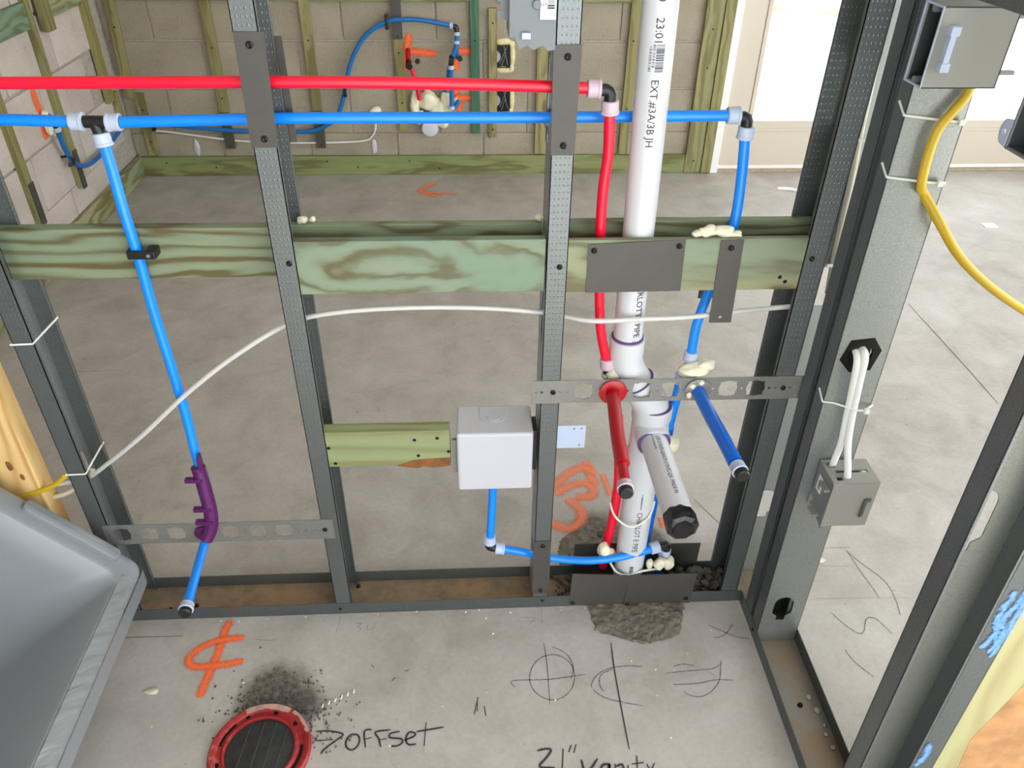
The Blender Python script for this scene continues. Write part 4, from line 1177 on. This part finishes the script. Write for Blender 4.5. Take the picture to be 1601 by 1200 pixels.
bplate('dark plate at the foot of the third furring strip over the blue pipe', 2, 44, 128, 296)
bplate('dark plate at the foot of the second furring strip over the blue pipe', -408, -364, 128, 290)
bplate('dark plate on the upper part of the fourth furring strip over the blue loop', 384, 426, 595, 765)
# left wall strips: faces at x = -800
def lstrip(label, y0, y1, z0, z1, mat='pt_z', name='furring_strip', x=(-819, -800)):
    o = MB().box(x[0], x[1], y0, y1, z0, z1).build(name, mat, None, False, 1)
    tag(o, label, 'furring strip' if name == 'furring_strip' else 'board')
    return o
lstrip('furring strip on the left wall nearest the camera', 1562, 1602, 96, 1100, 'pt_z')
lstrip('left wall furring strip with a dark plate at its foot by the blue elbow', 1922, 1962, 180, 1100, 'pt_z2')
lstrip('short furring strip end hanging on the left wall', 2000, 2060, 724, 1100, 'pt_z', x=(-805, -780))
lstrip('furring strip on the left wall closest to the corner', 2366, 2424, 372, 1100, 'pt_z')
lstrip('lower piece of the corner strip on the left wall', 2432, 2472, 250, 400, 'pt_z2')
lstrip('teal stained cross board on the left wall', 1600, 1920, 752, 835, 'pt_teal', 'cross_board')
lstrip('grainy yellow cross board on the left wall', 2064, 2364, 756, 840, 'pt_y', 'cross_board')
rt = thing('nail_plate', 'dark plate over the blue pipe on the left wall strip', 'nail plate', (-799, 1940, 170))
MB().box(-799, -797, 1926, 1962, 172, 320).build('plate', 'nailplate', rt)
rt = thing('nail_plate', 'dark plate at the foot of the nearest left wall strip', 'nail plate', (-799, 1580, 180))
MB().box(-799, -797, 1566, 1602, 180, 330).build('plate', 'nailplate', rt)

# water pipes on the back wall
def bpipe(root, mat, pts, r=9, n=6, name='pipe'): return MB().tube(catmull(pts, n), r, 12).build(name, mat, root, True)
wp = thing('wall_water_pipe', 'thin blue pipe looping up the back wall to a black elbow', 'pipe', (300, 2510, 210))
bpipe(wp, 'blue_back', [(-770, 2512, 252), (-600, 2512, 235), (-360, 2510, 214), (-100, 2510, 208), (0, 2508, 213), (80, 2508, 248), (125, 2508, 298), (160, 2508, 390), (186, 2508, 475), (225, 2508, 555), (281, 2508, 622), (366, 2508, 668), (430, 2508, 676), (513, 2508, 674), (640, 2508, 652)], 9.5)
MB().tube([(632, 2508, 653), (654, 2508, 648), (656, 2508, 644), (656, 2508, 628)], 10.5, 12).build('elbow', 'black', wp, True)
ring(wp, (634, 2508, 653), (1, 0, -0.1), 'ring', 13, 14); ring(wp, (656, 2508, 622), (0, 0, -1), 'ring', 13, 14)
bpipe(wp, 'blue_back', [(656, 2508, 618), (655, 2508, 590)])
ring(wp, (655, 2508, 588), (0, 0, -1), 'ring', 13, 12)
bpipe(wp, 'blue_back', [(655, 2506, 582), (648, 2490, 560), (640, 2470, 545), (636, 2462, 538)], 9)
bpipe(wp, 'blue_back', [(655, 2508, 582), (655, 2510, 540), (656, 2512, 520)], 8)
MB().tube([(634, 2466, 542), (630, 2470, 522), (628, 2474, 500)], 11, 12).build('elbow', 'black', wp, True)
MB().tube([(630, 2466, 530), (632, 2425, 528)], 10.5, 12).build('end_cap', 'black', wp, True)
MB().lathe((668, 2500, 524), (0, -1, 0), [(0, 11), (8, 11), (8.5, 6), (4, 5)], 14).build('clip', 'black', wp, True)
ring(wp, (628, 2474, 494), (0, 0, -1), 'ring', 13.5, 16)
bpipe(wp, 'blue_back', [(628, 2474, 490), (628, 2476, 420), (626, 2478, 330)], 9.5)
bpipe(wp, 'blue_back', [(620, 2500, 490), (612, 2506, 440), (598, 2520, 380)], 9)
ring(wp, (626, 2478, 322), (0, 0, -1), 'ring', 12, 14)
bpipe(wp, 'blue_back', [(630, 2490, 316), (648, 2494, 330), (658, 2496, 350)], 10)
for x, z in ((364, 668), (160, 392), (-700, 245)):
    c = thing('pipe_clamp', {364: 'black clamp on the top of the blue pipe loop', 160: 'black clamp on the rising side of the blue pipe loop', -700: 'black clamp on the blue pipe near the wall corner'}[x], 'clamp', (x, 2520, z))
    MB().box(x - 6, x + 6, 2496, 2508, z - 18, z + 18).build('strap_loop', 'black', c, False, 2)
    MB().lathe((x, 2510, z + 22), (0, -1, 0), [(0, 9), (12, 9)], 12).build('lug', 'black', c, True)
    MB().lathe((x, 2510, z - 22), (0, -1, 0), [(0, 9), (12, 9)], 12).build('lug', 'black', c, True)
    MB().box(x - 5, x + 5, 2508, 2543, z - 5, z + 5).build('stem', 'black', c)
wr_ = thing('wall_water_pipe', 'short red pipe with a black capped stub on the back wall', 'pipe', (455, 2490, 360))
bpipe(wr_, 'red', [(484, 2500, 350), (478, 2496, 400), (468, 2490, 450), (456, 2484, 490)], 9)
MB().tube([(454, 2486, 486), (448, 2478, 512), (446, 2470, 520)], 11, 12).build('elbow', 'black', wr_, True)
bpipe(wr_, 'red_sleeve', [(446, 2505, 558), (446, 2480, 540), (447, 2462, 524)], 11)
MB().tube([(448, 2470, 516), (449, 2430, 508)], 13, 14).build('end_cap', 'black', wr_, True)
MB().lathe((484, 2506, 512), (0, -1, 0), [(0, 11), (9, 11), (9.5, 6), (5, 5)], 14).build('clip', 'black', wr_, True)
foam('big cream foam mass on the back wall between red and blue pipes', [((520, 2520, 340), (44, 26, 46)), ((560, 2522, 300), (40, 24, 50)), ((460, 2520, 320), (22, 20, 60)), ((604, 2520, 330), (30, 22, 44)), ((480, 2518, 270), (24, 20, 30)), ((585, 2518, 250), (28, 20, 30)), ((640, 2524, 335), (18, 14, 18))])
dst = thing('wall_drain_stub', 'white round drain stub capped low on the back wall', 'drain pipe', (525, 2530, 235))
MB().lathe((525, 2545, 235), (0, -1, -0.15), [(0, 36), (60, 36), (62, 30)], 28).build('pipe', 'pvc', dst, True)
MB().lathe((527, 2535, 268), (0, -1, 0.3), [(0, 34), (30, 34), (31, 29), (20, 28)], 24).build('hub', 'box_dark', dst, True)
foam('cream foam dome on the block wall where the white wire starts', [((283, 2534, 288), (30, 18, 22))])
ww = MB().tube(catmull([(280, 2522, 262), (276, 2524, 215), (258, 2530, 180), (225, 2532, 160), (120, 2532, 152), (-100, 2532, 150), (-300, 2530, 158), (-420, 2530, 170), (-600, 2530, 196), (-700, 2530, 208), (-745, 2532, 200)], 6), 4.2, 8)
tag(ww.build('white_wire', 'cable', None, True), 'white wire sagging along the foot of the back wall', 'cable')
cone = thing('sealant_smear', 'white sealant smear below the wire on the block wall', 'smear', (262, 2540, 95))
MB().add(*blob((262, 2543, 128), (11, 5, 34), 3, .3)).build('smear', 'whitebox', cone, True)
cone = thing('sealant_smear', 'white sealant smear on the block wall near the left corner', 'smear', (-540, 2540, 95))
MB().add(*blob((-545, 2543, 128), (14, 5, 36), 5, .3)).build('smear', 'whitebox', cone, True)
for z0, z1, l_ in ((478, 572, 'upper recessed wall box ringed with yellow foam'), (290, 388, 'lower recessed wall box ringed with yellow foam')):
    b = thing('wall_box', l_, 'electrical box', (858, 2535, z0))
    m = MB()
    for x_ in (831, 883): m.box(x_, x_ + 3, 2528, 2550, z0, z1)
    m.box(831, 886, 2528, 2550, z0, z0 + 3); m.box(831, 886, 2528, 2550, z1 - 3, z1)
    m.build('frame', 'black', b)
    MB().box(833, 884, 2538, 2543.5, z0 + 2, z1 - 2).build('back_panel', 'rubber', b)  # shallow plate, coloured black for the shade of a deeper recess
    zc = (z0 + z1) / 2
    for a_, b_ in (((840, zc - 30), (872, z1 - 6)), ((858, z1 - 4), (876, zc - 36)), ((848, z0 + 5), (866, zc + 8))):
        MB().tube([(a_[0], 2534, a_[1]), (b_[0], 2532, b_[1])], 1.3, 6).build('wire', 'galv', b, True)
    MB().lathe((818, 2526, zc), (0, -1, 0), [(-3, 26), (0, 26)], 20).build('bracket', 'galv', b)
    m = MB()
    for (x_, z_, rx, rz) in ((858, z1 + 10, 34, 15), (858, z0 - 10, 34, 15), (896, zc, 12, 50), (892, z1 + 2, 14, 14), (890, z0 - 4, 14, 14)):
        m.add(*blob((x_, 2541, z_), (rx, 8, rz), x_ + z_, .3))
    o = m.build('foam_border', 'foam_y', b, True); o['kind'] = 'stuff'
# pipe on the left wall
lp = thing('wall_water_pipe', 'blue pipe bending from the left wall stub into the corner', 'pipe', (-790, 1900, 250))
bpipe(lp, 'blue_back', [(-785, 1846, 420), (-788, 1858, 370), (-790, 1875, 325), (-790, 1905, 285), (-790, 1940, 262), (-788, 1990, 246), (-788, 2060, 240), (-788, 2200, 244), (-790, 2360, 262), (-795, 2480, 262)], 9)
ring(lp, (-784, 1842, 432), (0, 0.3, -1), 'ring', 13, 16)
MB().tube([(-784, 1840, 440), (-785, 1832, 470), (-800, 1828, 490)], 11, 12).build('elbow', 'black', lp, True)
foam('cream foam finger beside the blue stub on the left wall', [((-800, 1822, 452), (12, 16, 36)), ((-800, 1826, 490), (12, 12, 14))])
cc = thing('pipe_clamp', 'black clamp hook on the left wall blue pipe', 'clamp', (-800, 1880, 300))
MB().tube(catmull([(-816, 1874, 318), (-790, 1872, 322), (-778, 1880, 310), (-784, 1880, 290), (-800, 1870, 286)], 4), 5, 8).build('hook', 'black', cc, True)

# ------------------------------------------------------------------ left foreground: pine stud, grey tub
ps = MB().box(-172, -74, 0, 38, 0, 2740).build('pine_stud', 'spf', None, False, 2)
tag(ps, 'yellow pine stud at the left edge, dark knot near its foot', 'stud')
ks = MB().add(*blob((-110, 0, 424), (5, 1.0, 11), 3, .3)).build('knot', 'bark', ps, True)
ks = MB().add(*blob((-97, 0, 398), (4, 1.0, 7), 5, .3)).build('knot', 'bark', ps, True)
tub = thing('bathtub', 'grey tub with film on its rim, tipped up in the lower left corner', 'bathtub', (68, -400, 150))
O_ = Vector((68, -27, 190)); U_ = Vector((-0.665, 0, 0.747)); T_ = Vector((0, -1, 0)); N_ = Vector((0.747, 0, 0.665))
def tubp(s, t, h=0.0):
    x = O_ + U_ * s + T_ * t + N_ * h
    return (x.x, x.y, x.z)
def rrect(s0, s1, t0, t1, r, n=6):
    out = []
    for cx, cy, a in ((s1 - r, t1 - r, 0), (s0 + r, t1 - r, 90), (s0 + r, t0 + r, 180), (s1 - r, t0 + r, 270)):
        for i in range(n + 1):
            q = math.radians(a + 90 * i / n)
            out.append((cx + r * math.cos(q), cy + r * math.sin(q)))
    return out
SL, TL = 620, 1000
def shell(levels, close=True):
    mb = MB(); k = len(levels[0][0])
    for pts, h in levels:
        mb.v += [tubp(s, t, h) for s, t in pts]
    for i in range(len(levels) - 1):
        for j in range(k):
            j2 = (j + 1) % k
            mb.f.append((i * k + j, i * k + j2, (i + 1) * k + j2, (i + 1) * k + j))
    if close: mb.f.append(tuple((len(levels) - 1) * k + j for j in range(k)))
    return mb
basin = shell([(rrect(36, SL - 40, 46, TL - 60, 22), 0), (rrect(40, SL - 44, 50, TL - 64, 24), -6), (rrect(58, SL - 60, 70, TL - 80, 50), -50), (rrect(84, SL - 84, 100, TL - 110, 80), -150), (rrect(120, SL - 120, 150, TL - 150, 100), -260), (rrect(170, SL - 170, 210, TL - 210, 100), -290)])
basin.build('basin', 'tub', tub, True)
rim = shell([(rrect(36, SL - 40, 46, TL - 60, 22), 0), (rrect(30, SL - 34, 40, TL - 54, 24), 3), (rrect(8, SL - 8, 8, TL - 8, 26), 3), (rrect(1, SL - 1, 1, TL - 1, 26), 0), (rrect(-1, SL + 1, -1, TL + 1, 26), -5)], False)
rim.build('rim', 'tub', tub, True)
o = MB()
a = rrect(54, 235, 4, 25, 9, 5)
mbp = shell([(rrect(51, 238, 1.5, 28, 11, 5), 3.0), (rrect(52, 237, 2.5, 27, 10, 5), 11), (rrect(56, 233, 6, 23.5, 9, 5), 13)])
mbp.build('deck_panel', 'tub', tub, True)
# wrinkled film stretched over the near rim
mb = MB()
n = 150
for i in range(n + 1):
    t = 40 + (TL - 100) * i / n
    for j, (s, h) in enumerate(((1, .4), (7, 4.0), (15, 4.6), (24, 4.4), (33, 3.4), (39, -6))):
        wv = 0.9 * math.sin(t * 0.11 + s * 0.16 + 2.0 * noise.noise(Vector((t * .02, s * .05, 0)))) * (0.4 + abs(noise.noise(Vector((t * .013, 3, s * .01)))))
        mb.v.append(tubp(s, t, h + (wv if 0 < j < 5 else 0)))
for i in range(n):
    for j in range(5):
        a = i * 6 + j
        mb.f.append((a, a + 1, a + 7, a + 6))
mb.build('rim_film', 'film', tub, True)
# vertical skirt under the near edge, and the hull below
mb = MB()
pts = [(66, -20), (69, -40), (69, -980)]
for x, y in [(50, -24), (62, -26), (68, -34), (69, -48), (69, -980)]:
    i = len(mb.v); mb.v += [(x, y, 189 if x > 60 else 200), (x - 2, y + 2, 150)]
    if i: mb.f.append((i - 2, i, i + 1, i - 1))
mb.build('skirt', 'tub', tub, True)
hull = shell([(rrect(30, SL - 30, 40, TL - 40, 24), -4), (rrect(60, SL - 60, 70, TL - 70, 50), -180), (rrect(120, SL - 120, 130, TL - 130, 90), -330)])
hull.build('hull', 'tub', tub, True)

# closet flange
fl = thing('closet_flange', 'red toilet flange with a black plug set in the slab', 'flange', (309, -297, 0))
mb = MB()
prof = [(60, 2), (60, 9), (64, 10), (68, 6.5), (75, 6.5), (79, 10), (86, 10.5), (89, 7), (89, 0.5)]
N = 56
for r_, z_ in prof:
    mb.v += [(309 + r_ * math.cos(2 * math.pi * i / N), -297 + r_ * math.sin(2 * math.pi * i / N), z_) for i in range(N)]
for k in range(len(prof) - 1):
    for i in range(N):
        i2 = (i + 1) % N
        mb.f.append((k * N + i, k * N + i2, (k + 1) * N + i2, (k + 1) * N + i))
mb.build('flange_ring', 'flange', fl, True)
mb = MB()
for a0, a1, r0, r1 in ((60, 118, 77, 87.5), (20, 56, 82, 88)):
    m_ = 14
    for i in range(m_ + 1):
        a = math.radians(a0 + (a1 - a0) * i / m_)
        mb.v += [(309 + r * math.cos(a), -297 + r * math.sin(a), 11.0) for r in (r0 + random.uniform(-1.5, 1.5), r1)]
    o_ = len(mb.v) - 2 * (m_ + 1)
    for i in range(m_): mb.f.append((o_ + 2 * i, o_ + 2 * i + 1, o_ + 2 * i + 3, o_ + 2 * i + 2))
d_ = mb.build('plaster_dust', 'flange_dust', fl); d_['kind'] = 'stuff'
for a in (118, 78, 42, 200, 250, 300):
    MB().lathe((309 + 73 * math.cos(math.radians(a)), -297 + 73 * math.sin(math.radians(a)), 6.2), (0, 0, 1), [(0, 4.5), (.8, 4.5)], 12).build('screw_hole', 'screw', fl)
mb = MB()
for a0, a1 in ((135, 172), (-38, 6)):
    m_ = 10; o_ = len(mb.v)
    for i in range(m_ + 1):
        a = math.radians(a0 + (a1 - a0) * i / m_)
        mb.v += [(309 + r * math.cos(a), -297 + r * math.sin(a), 6.9) for r in (70, 75)]
    for i in range(m_): mb.f.append((o_ + 2 * i, o_ + 2 * i + 1, o_ + 2 * i + 3, o_ + 2 * i + 2))
sl_ = mb.build('bolt_slot', 'screw', fl); sl_['kind'] = 'stuff'
pg = MB().lathe((309, -297, 1), (0, 0, 1), [(0, 61), (4, 61), (5, 58)], 40)
pg.build('test_plug', 'plug', fl, True)
for k, x_ in enumerate((-30, -6, 16, 38)):
    h_ = math.sqrt(57 ** 2 - x_ ** 2)
    MB().tube([(309 + x_ - 6, -297 - h_ * .95, 6), (309 + x_ + 4, -297 + h_ * .95, 6)], 0.9, 6).build('plug_rib', 'box_dark', fl)

# ------------------------------------------------------------------ right foreground: pine jamb in the near stud
pj = MB().box(1387, 1560, -462, -424, 0, 2740).build('jamb_board', 'spf2', None, False, 2)
tag(pj, 'pale pine board with a brown waney edge in the lower right corner', 'board')
mb = MB()
outl = [(1452, 0), (1440, 60), (1438, 150), (1428, 240), (1440, 300), (1452, 360), (1470, 430), (1482, 520), (1500, 600), (1520, 680), (1560, 760), (1560, 0)]
mb.plate((0, -462.3, 0), (1, 0, 0), (0, 0, 1), outl, -1.6)
mb.build('waney_edge', 'knot', pj)

# ------------------------------------------------------------------ rubble in the track, crumbs and scraps
rnd = random.Random(11)
chunks = []
def chunk(x, y, z, r, seed):
    bm = bmesh.new(); bmesh.ops.create_icosphere(bm, subdivisions=1, radius=1)
    q = random.Random(seed)
    sx, sy, sz = (q.uniform(.75, 1.25) for _ in range(3))
    vs = [(v.co.x * sx * q.uniform(.75, 1.15), v.co.y * sy * q.uniform(.75, 1.15), v.co.z * sz * q.uniform(.7, 1.1)) for v in bm.verts]
    rot = Matrix.Rotation(q.uniform(0, 6), 3, 'Z') @ Matrix.Rotation(q.uniform(-.7, .7), 3, 'X')
    fs = [tuple(v.index for v in f.verts) for f in bm.faces]; bm.free()
    o = MB().add([tuple(Vector((x, y, z)) + rot @ Vector(v) * r) for v in vs], fs).build('concrete_chunk', 'rock')
    return tag(o, 'broken concrete chunk in the floor track right of the drain', 'rubble', 'concrete rubble in the floor track')
k = 0
for gx in range(6):
    for gy in range(4):
        chunk(1118 + gx * 22 + rnd.uniform(-6, 6), 14 + gy * 18 + rnd.uniform(-5, 5), 9 + rnd.uniform(0, 10) + (gy == 3) * 4, rnd.uniform(9, 14), k); k += 1
mb = MB()
for i in range(260):
    x = rnd.choice((rnd.uniform(862, 960), rnd.uniform(1090, 1245), rnd.uniform(1090, 1245)))
    y = rnd.uniform(8, 76); r = rnd.uniform(2, 5)
    bm = bmesh.new(); bmesh.ops.create_icosphere(bm, subdivisions=1, radius=1)
    vs = [(x + v.co.x * r * rnd.uniform(.7, 1.2), y + v.co.y * r * rnd.uniform(.7, 1.2), 3 + r * .5 + v.co.z * r) for v in bm.verts]
    fs = [tuple(v.index for v in f.verts) for f in bm.faces]; bm.free()
    mb.add(vs, fs)
for i in range(60):
    x, y = rnd.uniform(880, 1110), rnd.uniform(90, 150); r = rnd.uniform(1.5, 4)
    bm = bmesh.new(); bmesh.ops.create_icosphere(bm, subdivisions=1, radius=1)
    mb.add([(x + v.co.x * r, y + v.co.y * r, 1 + r * .6 + v.co.z * r) for v in bm.verts], [tuple(v.index for v in f.verts) for f in bm.faces]); bm.free()
for i in range(420):
    a_ = rnd.gauss(math.radians(72), .55); r_ = 90 + abs(rnd.gauss(0, 34))
    x, y = 309 + r_ * math.cos(a_), -297 + r_ * math.sin(a_); r = rnd.uniform(.8, 2.6)
    bm = bmesh.new(); bmesh.ops.create_icosphere(bm, subdivisions=1, radius=1)
    mb.add([(x + v.co.x * r, y + v.co.y * r, .6 + r * .4 + v.co.z * r) for v in bm.verts], [tuple(v.index for v in f.verts) for f in bm.faces]); bm.free()
g = mb.build('gravel', 'rock'); tag(g, 'loose concrete grit round the drain track and the toilet flange', 'gravel', None, 'stuff')
mb = MB()
for i in range(70):
    x, y = rnd.choice(((rnd.uniform(-10, 1240), -rnd.uniform(2, 14)), (rnd.uniform(0, 1200), rnd.uniform(-500, -20)), (rnd.uniform(400, 2600), rnd.uniform(120, 1500))))
    r = rnd.uniform(1, 2.4)
    mb.add([(x - r, y - r, .6), (x + r, y - r * .6, .6), (x + r * .4, y + r, .7), (x, y, r * 1.2)], [(0, 1, 3), (1, 2, 3), (2, 0, 3)])
g = mb.build('floor_crumbs', 'foam'); tag(g, 'tiny pale crumbs scattered over the slab', 'crumbs', None, 'stuff')
sp = MB().box(2850, 2905, 1868, 1912, 0.2, 2.5).build('paper_scrap', 'paper', None, False, .5); tag(sp, 'small white square scrap on the floor at right', 'scrap')
for i, (x, y, l_, w_, lb_) in enumerate(((1470, 100, 12, 7, 'tan chip on the bright floor right of the studs'), (989, 200, 9, 9, 'brown crumb on the floor behind the dark plate'), (81, -169, 14, 6, 'pale flake on the floor beside the tub'))):
    o = MB().add(*blob((x, y, 2.5), (l_, w_, 3), i + 2, .4)).build('debris_chip', 'cable_tan' if i != 1 else 'rock'); tag(o, lb_, 'debris')
o = MB().tube(catmull([(2110, 2310, 3), (2160, 2290, 8), (2220, 2250, 4)], 3), 8, 6, True, .5).build('wrapper_strip', 'paper'); tag(o, 'crumpled pale strip on the floor by the door', 'scrap')
mb = MB()
for i in range(6):
    x = 404 + i * 11; y = -216 + i * 5.5
    mb.add([(x, y, .5), (x + 3, y + 1, .5), (x + 4, y + 10, .5), (x + 1, y + 8, .5), (x + 2, y + 5, 3)], [(0, 1, 4), (1, 2, 4), (2, 3, 4), (3, 0, 4)])
cr = mb.build('boot_tread_crumbs', 'foam', floor); cr['kind'] = 'stuff'
